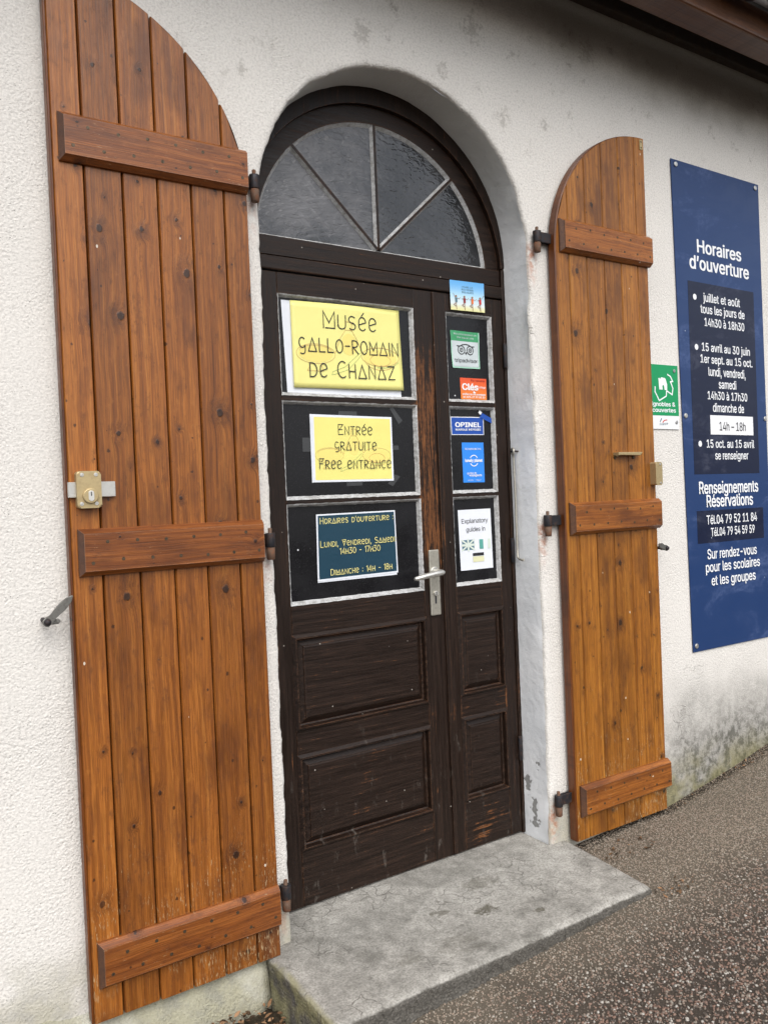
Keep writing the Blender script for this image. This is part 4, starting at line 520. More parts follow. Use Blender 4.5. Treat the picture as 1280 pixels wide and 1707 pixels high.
for j in range(len(ys)-1):
    for i in range(len(xs)-1): f = bm.faces.new((G[j][i], G[j][i+1], G[j+1][i+1], G[j+1][i])); f.smooth = True
o = part('ground', bm, M['ground']); o['kind'] = 'structure'; o['label'] = 'dark asphalt path with exposed pebbles sloping past the doorstep'

ico = bmesh.new(); bmesh.ops.create_icosphere(ico, subdivisions=1, radius=1); iv = np.array([v.co for v in ico.verts]); ic = np.array([[v.index for v in f.verts] for f in ico.faces]); ico.free()
def scatter(name, mat, pts, rad, flatten, seed, tilt=.5):
    """many small stones as one mesh; sizes are real"""
    g = np.random.default_rng(seed); n = len(pts)
    s = np.stack([rad*g.uniform(.75, 1.3, n), rad*g.uniform(.75, 1.3, n), rad*g.uniform(*flatten, n)], 1)
    jit = 1+g.normal(0, .10, (n, len(iv), 1)); v = iv[None]*jit*s[:, None]
    a = g.uniform(0, 6.28, n); b = g.normal(0, tilt, n); ca, sa, cb, sb = np.cos(a)[:, None], np.sin(a)[:, None], np.cos(b)[:, None], np.sin(b)[:, None]
    y2 = v[..., 1]*cb-v[..., 2]*sb; z2 = v[..., 1]*sb+v[..., 2]*cb; v[..., 1], v[..., 2] = y2, z2
    x2 = v[..., 0]*ca-v[..., 1]*sa; y2 = v[..., 0]*sa+v[..., 1]*ca; v[..., 0], v[..., 1] = x2, y2
    v += pts[:, None]; F = (ic[None]+(np.arange(n)*len(iv))[:, None, None]).reshape(-1, 3)
    me = bpy.data.meshes.new(name); me.vertices.add(n*len(iv)); me.vertices.foreach_set('co', v.astype(np.float32).ravel())
    me.loops.add(F.size); me.loops.foreach_set('vertex_index', F.ravel().astype(np.int32)); me.polygons.add(len(F))
    me.polygons.foreach_set('loop_start', np.arange(0, F.size, 3, dtype=np.int32)); me.polygons.foreach_set('use_smooth', np.ones(len(F), bool)); me.update(); me.validate()
    o = link(name, me, mat); o['kind'] = 'stuff'; return o
def instep(x, y, mrg=.0): return -.61-mrg < x < .60+mrg-(.05*(-y/.4)) and y > -.402-mrg
P = []; rd = []
for (x0, x1, y0, y1, n, ra, rb) in ((-.6, 2.7, -1.15, 0, 74000, .0022, .0050), (-1.6, 3.2, -2.3, -1.1, 30000, .0036, .006), (2.6, 3.6, -1.2, 0, 7000, .004, .007), (-2.2, -.55, -1.2, -.25, 8000, .004, .007), (.4, 2.7, -.4, 0, 12000, .0018, .0035)):
    xs_, ys_ = rng.uniform(x0, x1, n), rng.uniform(y0, y1, n)
    for x, y in zip(xs_, ys_):
        if instep(x, y, .002): continue
        r = ra+(rb-ra)*rng.random()**1.6; near = max(0, min(1, (y+.75)/.45)); r *= 1-.38*near
        P.append((x, y, gz(x, y)+r*.12)); rd.append(r)
o = scatter('gravel', M['pebble'], np.array(P), np.array(rd), (.5, .85), 3); o['label'] = 'small brown and white pebbles set in the asphalt path'

# soil and dry leaves in the hole left of the doorstep
bm = bmesh.new(); nn = 26
G = [[bm.verts.new((-1.35+.77*i/nn, -.31+.30*j/12, -.135+.06*max(0, (-.31+.30*j/12+.2)/-.11 if j < 5 else 0)*.4+rng.normal(0, .004)+.02*max(0, -.8-(-1.35+.77*i/nn)))) for i in range(nn+1)] for j in range(13)]
for j in range(12):
    for i in range(nn): f = bm.faces.new((G[j][i], G[j][i+1], G[j+1][i+1], G[j+1][i])); f.smooth = True
o = part('soil', bm, M['soil']); o['kind'] = 'stuff'; o['label'] = 'damp dark soil in the hollow beside the doorstep'
bm = bmesh.new()
def flake(x, y, z, s):
    a = random.uniform(0, 6.28); n = Vector((random.gauss(0, .5), random.gauss(0, .5), 1)).normalized(); t = n.orthogonal().normalized(); b = n.cross(t)
    t2 = t*math.cos(a)+b*math.sin(a); b2 = n.cross(t2); k = random.uniform(.35, .6); cup = n*s*random.uniform(.05, .3); c = Vector((x, y, z))
    L = [c-t2*s, c-t2*s*.3-b2*s*k+cup, c+t2*s*.4-b2*s*k*.8+cup, c+t2*s, c+t2*s*.4+b2*s*k*.8+cup, c-t2*s*.3+b2*s*k+cup]
    vs = [bm.verts.new(p) for p in L]; bm.faces.new(vs)
for _ in range(420): flake(random.uniform(-.95, -.615), random.uniform(-.26, -.05), -.122+random.uniform(0, .018), random.uniform(.004, .013))
for _ in range(60): flake(x := random.uniform(.60, .82), y := random.uniform(-.20, -.06)-(x-.6)*.2, gz(x, y)+.006, random.uniform(.003, .009))
for _ in range(34): flake(x := random.uniform(.3, 2.4), y := random.uniform(-.95, -.42), gz(x, y)+.005, random.uniform(.003, .010))
for _ in range(90): flake(x := random.uniform(1.05, 2.3), y := -abs(random.gauss(0, .025))-.006, gz(x, y)+.004, random.uniform(.003, .007))
for _ in range(40): flake(x := random.uniform(.56, .72), y := random.uniform(-.47, -.40), gz(x, y)+.006, random.uniform(.003, .008))
o = part('leaf_litter', bm, M['leaf']); o['kind'] = 'stuff'; o['label'] = 'crumbled brown dead leaves lying by the doorstep ends'

# ------------------------------------------------------------------ the house: wall, reveal, roof edge
house = thing('plastered_house', 'white roughcast house wall with an arched opening under a dark eave', 'house')
OW, OS = .520, 2.110      # half width of the opening, spring height
path = []; nrm = []
for z in np.arange(-.05, OS, .012): path.append((-OW, z)); nrm.append((-1, 0))
for a in np.linspace(180, 0, 150): path.append((OW*math.cos(R(a)), OS+OW*math.sin(R(a))*1.008)); nrm.append((math.cos(R(a)), math.sin(R(a))))
for z in np.arange(OS, -.05, -.012)[1:]: path.append((OW, z)); nrm.append((1, 0))
g = np.random.default_rng(5); K = len(path)
def sm(a, k): return np.convolve(np.pad(a, k, mode='edge'), np.ones(2*k+1)/(2*k+1), 'valid')
jx = sm(g.normal(0, .006, K), 2)+sm(g.normal(0, .012, K), 12); jy = sm(g.normal(0, .004, K), 2)
bm = bmesh.new()
prof = [(.09, 0, 0), (.03, 0, .15), (.014, 0, .7), (.006, .0015, 1), (.0015, .006, 1), (0, .014, 1)]
rows = [[bm.verts.new((p[0]+n[0]*(o_+k*jx[i]*.6), d+k*jy[i]*.6, p[1]+n[1]*(o_+k*jx[i]*.6))) for i, (p, n) in enumerate(zip(path, nrm))] for o_, d, k in prof]
for A, B in zip(rows, rows[1:]):
    for i in range(K-1): f = bm.faces.new((A[i], A[i+1], B[i+1], B[i])); f.smooth = True
top = rows[0]; i0 = min(range(K), key=lambda i: abs(top[i].co.x)); zb = top[0].co.z
q = [bm.verts.new(c) for c in ((-9, 0, -.5), (-9, 0, 3.4), (top[i0].co.x, 0, 3.4), (9, 0, 3.4), (9, 0, -.5), (top[0].co.x, 0, -.5), (top[-1].co.x, 0, -.5))]
bm.faces.new([q[5], q[0], q[1], q[2]]+top[i0::-1]); bm.faces.new([q[2], q[3], q[4], q[6]]+top[:i0-1:-1] if i0 else [])
bmesh.ops.recalc_face_normals(bm, faces=bm.faces)
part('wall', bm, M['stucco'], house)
bm = bmesh.new()
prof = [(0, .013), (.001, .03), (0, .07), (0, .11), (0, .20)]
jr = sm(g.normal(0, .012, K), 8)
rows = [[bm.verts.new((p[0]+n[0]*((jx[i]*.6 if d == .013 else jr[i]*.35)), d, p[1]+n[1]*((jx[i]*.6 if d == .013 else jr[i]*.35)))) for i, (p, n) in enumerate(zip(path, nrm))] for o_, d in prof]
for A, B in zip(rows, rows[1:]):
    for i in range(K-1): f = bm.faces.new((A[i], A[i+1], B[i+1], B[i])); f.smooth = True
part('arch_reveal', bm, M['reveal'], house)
bm = bmesh.new()   # rough footing that swells out under the shutters
L_ = []
for i in range(60):
    x = -2.4+1.79*i/59; c = sm(g.normal(0, .01, 9), 1)
    L_.append([bm.verts.new((x, y+c[k]*.8, z+c[k]*.6)) for k, (y, z) in enumerate(((.004, .03), (-.006, .0), (-.022, -.022), (-.036, -.05), (-.046, -.09), (-.05, -.14), (-.05, -.3)))])
for A, B in zip(L_, L_[1:]):
    for k in range(6): f = bm.faces.new((A[k], A[k+1], B[k+1], B[k])); f.smooth = True
bm.faces.new(L_[-1]); bmesh.ops.recalc_face_normals(bm, faces=bm.faces); part('footing', bm, mat_stucco('mossy_footing_plaster', (.50, .49, .42), 1.6, True), house)
bm = bmesh.new(); box(bm, -6, 8, -.035, .05, 3.09, 3.24, .006, 2); part('wall_plate', bm, M['oldwood'], house)
bm = bmesh.new(); box(bm, -6, 8, -.345, -.235, 2.955, 3.075, .012, 3, pid=.37); part('purlin', bm, M['beam'], house)
bm = bmesh.new(); ny = 2; X = np.arange(-6, 8.01, .03)   # corrugated roof sheet, falling outwards
G = [[bm.verts.new((x, y, zz+.016*math.sin(x*2*math.pi/.18))) for x in X] for y, zz in ((.25, 3.36), (-.415, 3.110))]
for i in range(len(X)-1): f = bm.faces.new((G[0][i], G[1][i], G[1][i+1], G[0][i+1])); f.smooth = True
rfa = part('roof_sheet', bm, M['roof'], house); md = rfa.modifiers.new('t', 'SOLIDIFY'); md.thickness = .008
bm = bmesh.new(); rings = []
for x in (-6, 8): rings.append([bm.verts.new((x, -.418+.050*math.cos(R(a)), 3.078+.050*math.sin(R(a)))) for a in np.linspace(180, 360, 15)])
for k in range(14): f = bm.faces.new((rings[0][k], rings[0][k+1], rings[1][k+1], rings[1][k])); f.smooth = True
gt = part('gutter', bm, M['zinc'], house); md = gt.modifiers.new('t', 'SOLIDIFY'); md.thickness = .002
for x in (-.6, .3, 1.28, 2.2):
    bm = bmesh.new(); tube(bm, [(x, -.418+.054*math.cos(R(a)), 3.078+.054*math.sin(R(a))) for a in np.linspace(175, 365, 16)], .006, 8); part('bracket', bm, M['iron'], gt)

# ------------------------------------------------------------------ doorstep
step = thing('doorstep', 'worn grey concrete doorstep with hair cracks in front of the dark door', 'doorstep')
bm = bmesh.new(); NX, NY = 150, 70; g = np.random.default_rng(11)
def stepxy(s, t):    # s across, t from back (0) to front (1)
    y = .19-.595*t+(.003*math.sin(s*9)+.0018*math.sin(s*31))*(t**6); xl = -.612+.014*t; xr = .606-.05*t
    if y > -.002: xl = max(xl, -.519); xr = min(xr, .519)
    return xl+(xr-xl)*s, y
def stepz(x, y, s, t):
    e = max(0, min(1, (t-.965)/.035)); z = -.005*e**2-.004*t+.0018*math.sin(x*5+1)*math.sin(y*11); k = max(0, (s-.985)/.015, (.015-s)/.015); return z-.006*k**2
G = []
for j in range(NY+1):
    t = j/NY; t = 1-(1-t)**1.25; row = []
    for i in range(NX+1):
        s = i/NX; x, y = stepxy(s, t); row.append(bm.verts.new((x, y, stepz(x, y, s, t)+g.normal(0, .0005))))
    G.append(row)
for j in range(NY):
    for i in range(NX): f = bm.faces.new((G[j][i], G[j+1][i], G[j+1][i+1], G[j][i+1])); f.smooth = True
loop = [r[0] for r in G]+G[-1][1:]+[r[-1] for r in G[-2::-1]]
prev = loop
for dz, ou in ((-.004, .002), (-.014, .003), (-.028, .001), (-.042, -.001), (-.058, .001), (-.075, 0), (-.09, .002), (-.14, .004), (-.32, .01)):
    cur = []
    for k, v in enumerate(loop):
        ox = ou*(-1 if v.co.x < -.3 and k < NY else (1 if k > NY+NX else 0)); oy = -ou if NY <= k <= NY+NX else 0
        n_ = g.normal(0, .0008 if dz > -.01 else .0024); cur.append(bm.verts.new((v.co.x+ox+n_*.6, v.co.y+oy+n_, v.co.z+dz)))
    for k in range(len(loop)-1): f = bm.faces.new((prev[k], cur[k], cur[k+1], prev[k+1])); f.smooth = True
    prev = cur
bmesh.ops.recalc_face_normals(bm, faces=bm.faces); part('slab', bm, M['conc'], step)

# ------------------------------------------------------------------ the door
DY = .14
door = thing('entrance_door', 'dark brown two-leaf entrance door with glazed fanlight and papers on its panes', 'door', (0, DY, 0))
def ring_pts(cx, cz, r, z0, n=60):
    a = math.asin((z0-cz)/r); return [(cx+r*math.cos(t), cz+r*math.sin(t)) for t in np.linspace(a, math.pi-a, n)]
FC = (-.010, 2.068)
# outer frame: two jambs, transom and arched head
bm = bmesh.new()
for sx in (-1, 1): box(bm, *((-.60, -.508) if sx < 0 else (.508, .60)), DY-.004, DY+.07, 0, 2.10, .003)
A = ring_pts(-.006, 2.068, .511, 2.101); B = ring_pts(0, 2.11, .62, 2.101)
prism(bm, A[::-1]+B, DY-.006, DY+.07, .004)
part('door_frame', bm, M['doorv'], door)
bm = bmesh.new(); box(bm, -.506, .506, DY-.006, DY+.06, 1.990, 2.033, .004, 2); part('transom', bm, M['doorh'], door)
# fanlight sash: bottom rail, arched rail, glazing bars, putty, four panes
fan = bmesh.new()
A = ring_pts(*FC, .456, 2.098); B = ring_pts(-.006, 2.068, .5105, 2.098)
prism(fan, A[::-1]+B, DY+.012, DY+.05, .003); box(fan, -.505, .505, DY+.004, DY+.05, 2.036, 2.0975, .003)
fan_o = part('fanlight', fan, M['doorh'], door)
ap = (-.016, 2.104); rf = .455
def on_arc(a):   # ray from apex at angle a onto the arch
    dx, dz = math.cos(R(a)), math.sin(R(a)); ox, oz = ap[0]-FC[0], ap[1]-FC[1]; b = ox*dx+oz*dz; c = ox*ox+oz*oz-rf*rf; t = -b+math.sqrt(b*b-c); return (ap[0]+dx*t, ap[1]+dz*t)
cuts = [0.3, 42.8, 90, 136.8, 179.7]
for a0, a1 in zip(cuts, cuts[1:]):
    pts = [ap]+[on_arc(a) for a in np.linspace(a0, a1, 20)]; bm = bmesh.new(); prism(bm, pts, DY+.026, DY+.03); part('pane', bm, M['fan'], fan_o)
for a in cuts[1:-1]:
    e = on_arc(a); d = Vector((e[0]-ap[0], 0, e[1]-ap[1])); L = d.length; d.normalize(); n_ = Vector((d.z, 0, -d.x))
    bm = bmesh.new(); s0 = Vector((ap[0], 0, ap[1]))+d*.006
    def vv(l, o_, y): p = s0+d*l+n_*o_; return bm.verts.new((p.x, y, p.z))
    for sgn in (-1, 1):
        c = [vv(0, sgn*.0045, DY+.0148), vv(L-.004, sgn*.0045, DY+.0148), vv(L-.004, sgn*.0115, DY+.0262), vv(0, sgn*.0115, DY+.0262)]; bm.faces.new(c)
    bmesh.ops.recalc_face_normals(bm, faces=bm.faces)
    for f in bm.faces:
        if f.normal.y > 0: f.normal_flip()
    pb = bm; bm = bmesh.new()
    c0 = [vv(0, -.0045, DY+.013), vv(L, -.0045, DY+.013), vv(L, .0045, DY+.013), vv(0, .0045, DY+.013)]; c1 = [vv(0, -.0045, DY+.026), vv(L, -.0045, DY+.026), vv(L, .0045, DY+.026), vv(0, .0045, DY+.026)]
    bm.faces.new(c0)
    for k in range(4): bm.faces.new((c0[k], c1[k], c1[(k+1) % 4], c0[(k+1) % 4]))
    bmesh.ops.recalc_face_normals(bm, faces=bm.faces); part('glazing_bar', bm, M['doorv'], fan_o); part('putty', pb, M['putty'], fan_o)
bm = bmesh.new()   # putty fillets along arch and sill of the fanlight
A = ring_pts(*FC, .4555, 2.0985); B = ring_pts(*FC, .446, 2.107)
va = [bm.verts.new((x, DY+.014, z)) for x, z in A]; vb = [bm.verts.new((x, DY+.0258, z)) for x, z in B]
for i in range(len(A)-1): bm.faces.new((va[i], va[i+1], vb[i+1], vb[i]))
bm.faces.new((va[0], vb[0], vb[-1], va[-1])); bmesh.ops.recalc_face_normals(bm, faces=bm.faces); 
for f in bm.faces:
    if f.normal.y > 0: f.normal_flip()
part('putty', bm, M['putty'], fan_o)

def leaf(x0, x1, gx0, gx1, panes, panels, label):
    """one door leaf: stiles and rails, three puttied panes, two raised panels"""
    yf, yb = DY, DY+.042
    bm = bmesh.new(); box(bm, x0, gx0, yf, yb, .006, 1.986, .0022); box(bm, gx1, x1, yf, yb, .006, 1.986, .0022)
    lf = part('door_leaf', bm, M['doorv'], door, label)
    bm = bmesh.new(); zs = [.006]+[v for p in panels[::-1] for v in p]+[v for p in panes[::-1] for v in p]+[1.986]
    for a, b in zip(zs[::2], zs[1::2]): box(bm, gx0+.0004, gx1-.0004, yf+.0006, yb, a, b, .0018)
    part('rails', bm, M['doorh'], lf)
    for a, b in panes:
        bm = bmesh.new(); box(bm, gx0, gx1, yf+.0145, yf+.018, a, b); part('pane', bm, M['pane'], lf)
        bm = bmesh.new(); N_ = 40
        def rect(ix, iz0, iz1, y, jit):
            X0, X1, Z0, Z1 = gx0+ix, gx1-ix, a+iz0, b-iz1; pts = []
            for k in range(N_): pts.append((X0+(X1-X0)*k/N_, Z0))
            for k in range(N_): pts.append((X1, Z0+(Z1-Z0)*k/N_))
            for k in range(N_): pts.append((X1-(X1-X0)*k/N_, Z1))
            for k in range(N_): pts.append((X0, Z1-(Z1-Z0)*k/N_))
            return [bm.verts.new((x+random.gauss(0, jit), y, z+random.gauss(0, jit))) for x, z in pts]
        A = rect(-.0005, -.001, -.0005, yf-.0010, .0005); A2 = rect(.003, .003, .003, yf+.0015, .0004); B = rect(.0096, .0104, .009, yf+.0142, .0005)
        for U, V in ((A, A2), (A2, B)):
            for k in range(len(U)): bm.faces.new((U[k], U[(k+1) % len(U)], V[(k+1) % len(U)], V[k]))
        bmesh.ops.recalc_face_normals(bm, faces=bm.faces)
        if sum(f.normal.y for f in bm.faces) > 0: bmesh.ops.reverse_faces(bm, faces=bm.faces)
        part('putty', bm, M['putty'], lf)
    for a, b in panels:
        bm = bmesh.new()
        def rc(i, y): return [bm.verts.new((x, y, z)) for x, z in ((gx0+i, a+i), (gx1-i, a+i), (gx1-i, b-i), (gx0+i, b-i))]
        prof = [(-.0025, yf-.0005), (-.001, yf-.002), (.0065, yf-.0085), (.0105, yf-.0085), (.0125, yf-.004), (.014, yf+.010), (.018, yf+.0125), (.034, yf+.004), (.037, yf+.0005), (.040, yf-.0005)]
        rs = [rc(i, y) for i, y in prof]
        for U, V in zip(rs, rs[1:]):
            for k in range(4): bm.faces.new((U[k], U[(k+1) % 4], V[(k+1) % 4], V[k]))
        bm.faces.new(rs[-1]); bmesh.ops.recalc_face_normals(bm, faces=bm.faces)
        if sum(f.normal.y*f.calc_area() for f in bm.faces) > 0: bmesh.ops.reverse_faces(bm, faces=bm.faces)
        part('panel', bm, M['doorh'], lf)
    return lf
PN = [(1.606, 1.920), (1.280, 1.588), (.950, 1.266)]; PL = [(.557, .856), (.180, .480)]
wide = leaf(-.505, .1925, -.406, .103, PN, PL, 'wide door leaf with yellow notices and an aluminium handle')
nar = leaf(.2005, .505, .243, .4525, PN, PL, 'narrow door leaf with small stickers on its panes')
bm = bmesh.new(); box(bm, .183, .1985, DY-.007, DY-.0005, .008, 1.984, .003, 2); part('astragal', bm, M['doorv'], wide)
# handle of the wide leaf
bm = bmesh.new(); box(bm, .123, .166, DY-.009, DY-.0003, .859, 1.087, .0035, 2); hp = part('handle_plate', bm, M['aluplate'], door)
bm = bmesh.new(); lz = 1.012
cyl(bm, (.142, DY-.008, lz), (.142, DY-.013, lz), .0165, seg=24, bev=.002); cyl(bm, (.142, DY-.011, lz), (.142, DY-.052, lz), .0085)
tube(bm, [(.150, DY-.054, lz-.001), (.138, DY-.056, lz-.001), (.11, DY-.057, lz-.003), (.07, DY-.057, lz-.008), (.035, DY-.056, lz-.013), (.026, DY-.055, lz-.014)], .009, 14, [.006, .0105, .010, .009, .008, .005])
part('lever', bm, M['alu'], hp)
bm = bmesh.new(); cyl(bm, (.144, DY-.0085, .936), (.144, DY-.015, .936), .0088, bev=.001); part('lock_cylinder', bm, M['alu'], hp)
bm = bmesh.new(); box(bm, .1432, .1448, DY-.0158, DY-.0149, .930, .942); box(bm, .1405, .1475, DY-.0096, DY-.0088, .900, .926, .0003); part('keyhole', bm, M['ink'], hp)
for hz in (1.78, 1.06, .32):     # pin hinges of the narrow leaf
    bm = bmesh.new(); cyl(bm, (.5065, DY-.008, hz-.045), (.5065, DY-.008, hz+.045), .0075, bev=.002); part('hinge', bm, M['iron'], door)
# room behind the fanlight is dark: a plain back board on the sash
# ------------------------------------------------------------------ shutters
def shutter(side, cuts, hx, fx, ztop, mats, label, group):
    """ledged shutter: tongue-and-groove boards cut to a quarter circle, three bevelled battens, pins"""
    t = thing('wooden_shutter', label, 'shutter', ((hx+fx)/2, -.03, 0), group)
    W = abs(fx-hx); yF, yB = -.046, -.014; cz = ztop-W
    arcz = lambda x: cz+math.sqrt(max(0, W*W-min(W, abs(x-fx))**2))
    bm = bmesh.new(); bm.verts.layers.float.new('pid'); lo, hi = min(hx, fx), max(hx, fx)
    E = [lo]+cuts+[hi]
    for i, (a, b) in enumerate(zip(E, E[1:])):
        n0 = len(bm.verts); zbt = .001+random.uniform(-.0015, .0015); ch = .0026; n = 14; pid = .11*(i+1)+(.0 if side == 'L' else .67)+.013*i*i
        q = .0015 if i else 0; q2 = .0015 if i < len(E)-2 else 0
        cols = [(a+q, yB), (a+q, yF+ch*1.7), (a+q+ch, yF)]+[(a+(b-a)*k/n, yF) for k in range(1, n)]+[(b-q2-ch, yF), (b-q2, yF+ch*1.7), (b-q2, yB)]
        bot = [bm.verts.new((x, y, zbt)) for x, y in cols]; top = [bm.verts.new((x, y, arcz(x))) for x, y in cols]
        for k in range(len(cols)-1): bm.faces.new((bot[k], bot[k+1], top[k+1], top[k]))
        bm.faces.new(bot[::-1]); bm.faces.new(top); bm.faces.new((bot[-1], bot[0], top[0], top[-1])); pset(bm, n0, pid)
    bmesh.ops.recalc_face_normals(bm, faces=bm.faces); bp = part('board_panel', bm, mats[0], t)
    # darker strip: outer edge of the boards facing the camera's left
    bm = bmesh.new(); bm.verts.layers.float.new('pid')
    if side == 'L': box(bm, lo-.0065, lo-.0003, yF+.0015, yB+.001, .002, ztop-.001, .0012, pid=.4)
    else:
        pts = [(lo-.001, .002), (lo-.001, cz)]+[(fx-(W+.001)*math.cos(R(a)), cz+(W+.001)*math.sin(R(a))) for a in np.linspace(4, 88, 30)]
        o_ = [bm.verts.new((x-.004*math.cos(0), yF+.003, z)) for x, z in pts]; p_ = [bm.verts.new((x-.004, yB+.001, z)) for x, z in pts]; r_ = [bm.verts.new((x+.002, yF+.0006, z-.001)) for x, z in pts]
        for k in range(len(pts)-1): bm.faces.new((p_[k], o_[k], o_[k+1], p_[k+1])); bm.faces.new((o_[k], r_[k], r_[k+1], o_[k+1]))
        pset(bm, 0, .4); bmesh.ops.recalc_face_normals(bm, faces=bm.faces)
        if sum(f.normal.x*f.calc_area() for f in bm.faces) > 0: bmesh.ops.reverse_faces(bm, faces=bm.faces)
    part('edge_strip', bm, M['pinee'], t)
    xa, xb = (-1.066, -.576) if side == 'L' else (.621, 1.108)
    for j, (za, zc) in enumerate(((2.128, 2.247), (1.111, 1.228), (.087, .202))):
        bm = bmesh.new(); bm.verts.layers.float.new('pid'); th = .024; be = .010
        rs = [[bm.verts.new((x, y, z)) for x, z in ((xa+i, za+k), (xb-i2, za+k), (xb-i2, zc-k), (xa+i, zc-k))] for i, i2, k, y in ((0, 0, 0, yF+.001), (0, 0, 0, yF-.007), (.0012, .0008, .0012, yF-.009), (be, .002, be+.001, yF-th+.003), (be+.001, .003, be+.0025, yF-th))]
        for U, V in zip(rs, rs[1:]):
            for k in range(4): bm.faces.new((U[k], U[(k+1) % 4], V[(k+1) % 4], V[k]))
        bm.faces.new(rs[-1]); bmesh.ops.recalc_face_normals(bm, faces=bm.faces); pset(bm, 0, .23*j+.19+(.5 if side == 'R' else 0))
        if sum(f.normal.y*f.calc_area() for f in bm.faces) > 0: bmesh.ops.reverse_faces(bm, faces=bm.faces)
        bt = part('batten', bm, mats[1], t)
        for k in range(13):   # two staggered rows of screws
            sx = xa+.03+(xb-xa-.05)*k/12; sz = (za+zc)/2+(.026 if k % 2 else -.024)+random.uniform(-.004, .004)
            bm = bmesh.new(); cyl(bm, (sx, yF-th+.002, sz), (sx, yF-th-.0004, sz), .0044, seg=12); part('screw', bm, M['screw'], bt)
    s = 1 if side == 'L' else -1
    for hz in (2.178, 1.168, .160):   # pin hinges: band from behind the shutter, pin driven into the wall
        px = hx+s*.034 if side == 'L' else hx-.066
        bm = bmesh.new(); box(bm, *sorted((px, hx-s*.18)), -.0138, -.0088, hz-.018, hz+.018, .0012)
        cyl(bm, (px, -.022, hz-.020), (px, -.022, hz+.020), .0148, bev=.002)
        if side == 'R': box(bm, px, hx+.01, -.027, -.0215, hz-.018, hz+.018, .001)
        h = part('hinge', bm, M['iron'], t)
        bm = bmesh.new(); prof_ = [(-.056, .009), (-.054, .0115), (-.0207, .0128), (-.0205, .0058), (.033, .0058), (.0345, .004)]; tube(bm, [(px, -.022, hz+a) for a, _ in prof_], 0, 18, [b for _, b in prof_])
        part('pin', bm, M['rust'], h)
    return t
left = shutter('L', [-1.008, -.915, -.825, -.735, -.643], -.574, -1.080, 2.618, ('pine' and M['pine'], M['pineh']), 'left arched wooden shutter carrying a brass rim lock with two-sided steel bolt', 'open shutters beside the door')
right = shutter('R', [.671, .762, .855, .949, 1.043], .606, 1.103, 2.628, (M['pine2'], M['pine2h']), 'right arched wooden shutter carrying a small pull handle, next to the blue board', 'open shutters beside the door')

# lock of the left shutter
def rrect(x0, x1, z0, z1, r, n=6):
    p = []
    for cx, cz, a in ((x1-r, z1-r, 0), (x0+r, z1-r, 90), (x0+r, z0+r, 180), (x1-r, z0+r, 270)): p += [(cx+r*math.cos(R(a+k*90/n)), cz+r*math.sin(R(a+k*90/n))) for k in range(n+1)]
    return p
bm = bmesh.new(); prism(bm, rrect(-1.066, -1.008, 1.279, 1.370, .008), -.070, -.0462, .004); lk = part('rim_lock', bm, M['brass'], left)
bm = bmesh.new(); box(bm, -1.084, -.971, -.058, -.049, 1.306, 1.344, .001); part('bolt', bm, M['steel'], lk)
bm = bmesh.new(); cyl(bm, (-1.035, -.069, 1.309), (-1.035, -.077, 1.309), .0185, bev=.002, seg=28); part('rose', bm, M['brass'], lk)
bm = bmesh.new(); prism(bm, rrect(-1.041, -1.028, 1.296, 1.322, .006), -.0785, -.0768, .0005); part('lock_cylinder', bm, M['alu'], lk)
bm = bmesh.new(); box(bm, -1.0355, -1.0335, -.0792, -.0783, 1.309, 1.319); part('keyhole', bm, M['ink'], lk)
for sx, sz in ((-1.053, 1.361), (-1.020, 1.361), (-1.056, 1.290), (-1.021, 1.290)):
    bm = bmesh.new(); cyl(bm, (sx, -.0695, sz), (sx, -.0712, sz), .0048, seg=14, bev=.0004); cyl(bm, (sx, -.071, sz), (sx, -.0716, sz), .0018, seg=4); part('screw', bm, M['steel'], lk)
# pull handle and bolt keeper of the right shutter, catch plate at its top
bm = bmesh.new(); tube(bm, [(.868, -.046, 1.392), (.868, -.062, 1.395), (.880, -.068, 1.401), (.93, -.070, 1.404), (.985, -.070, 1.404), (.998, -.066, 1.401)], .004, 8)
prism(bm, [(.865, 1.3975), (.985, 1.3955), (1.000, 1.408), (.865, 1.408)], -.074, -.0468, .0015); ph = part('pull_handle', bm, M['brass'], right)
for sx in (.872, .975):
    bm = bmesh.new(); cyl(bm, (sx, -.0455, 1.389), (sx, -.050, 1.389), .006, seg=14, bev=.001); part('screw', bm, M['screw'], ph)
bm = bmesh.new(); prism(bm, rrect(1.071, 1.110, 1.279, 1.369, .007), -.074, -.0462, .003); kp = part('bolt_keeper', bm, M['brass'], right)
for sz in (1.360, 1.288):
    bm = bmesh.new(); cyl(bm, (1.097, -.0735, sz), (1.097, -.0755, sz), .0045, seg=14, bev=.0004); part('screw', bm, M['steel'], kp)
bm = bmesh.new(); prism(bm, rrect(1.076, 1.092, 2.583, 2.620, .002), -.049, -.0462, .0006); kp = part('catch_plate', bm, M['brass'], right)
for sz in (2.612, 2.590):
    bm = bmesh.new(); cyl(bm, (1.084, -.0485, sz), (1.084, -.0498, sz), .0032, seg=10); part('screw', bm, M['screw'], kp)

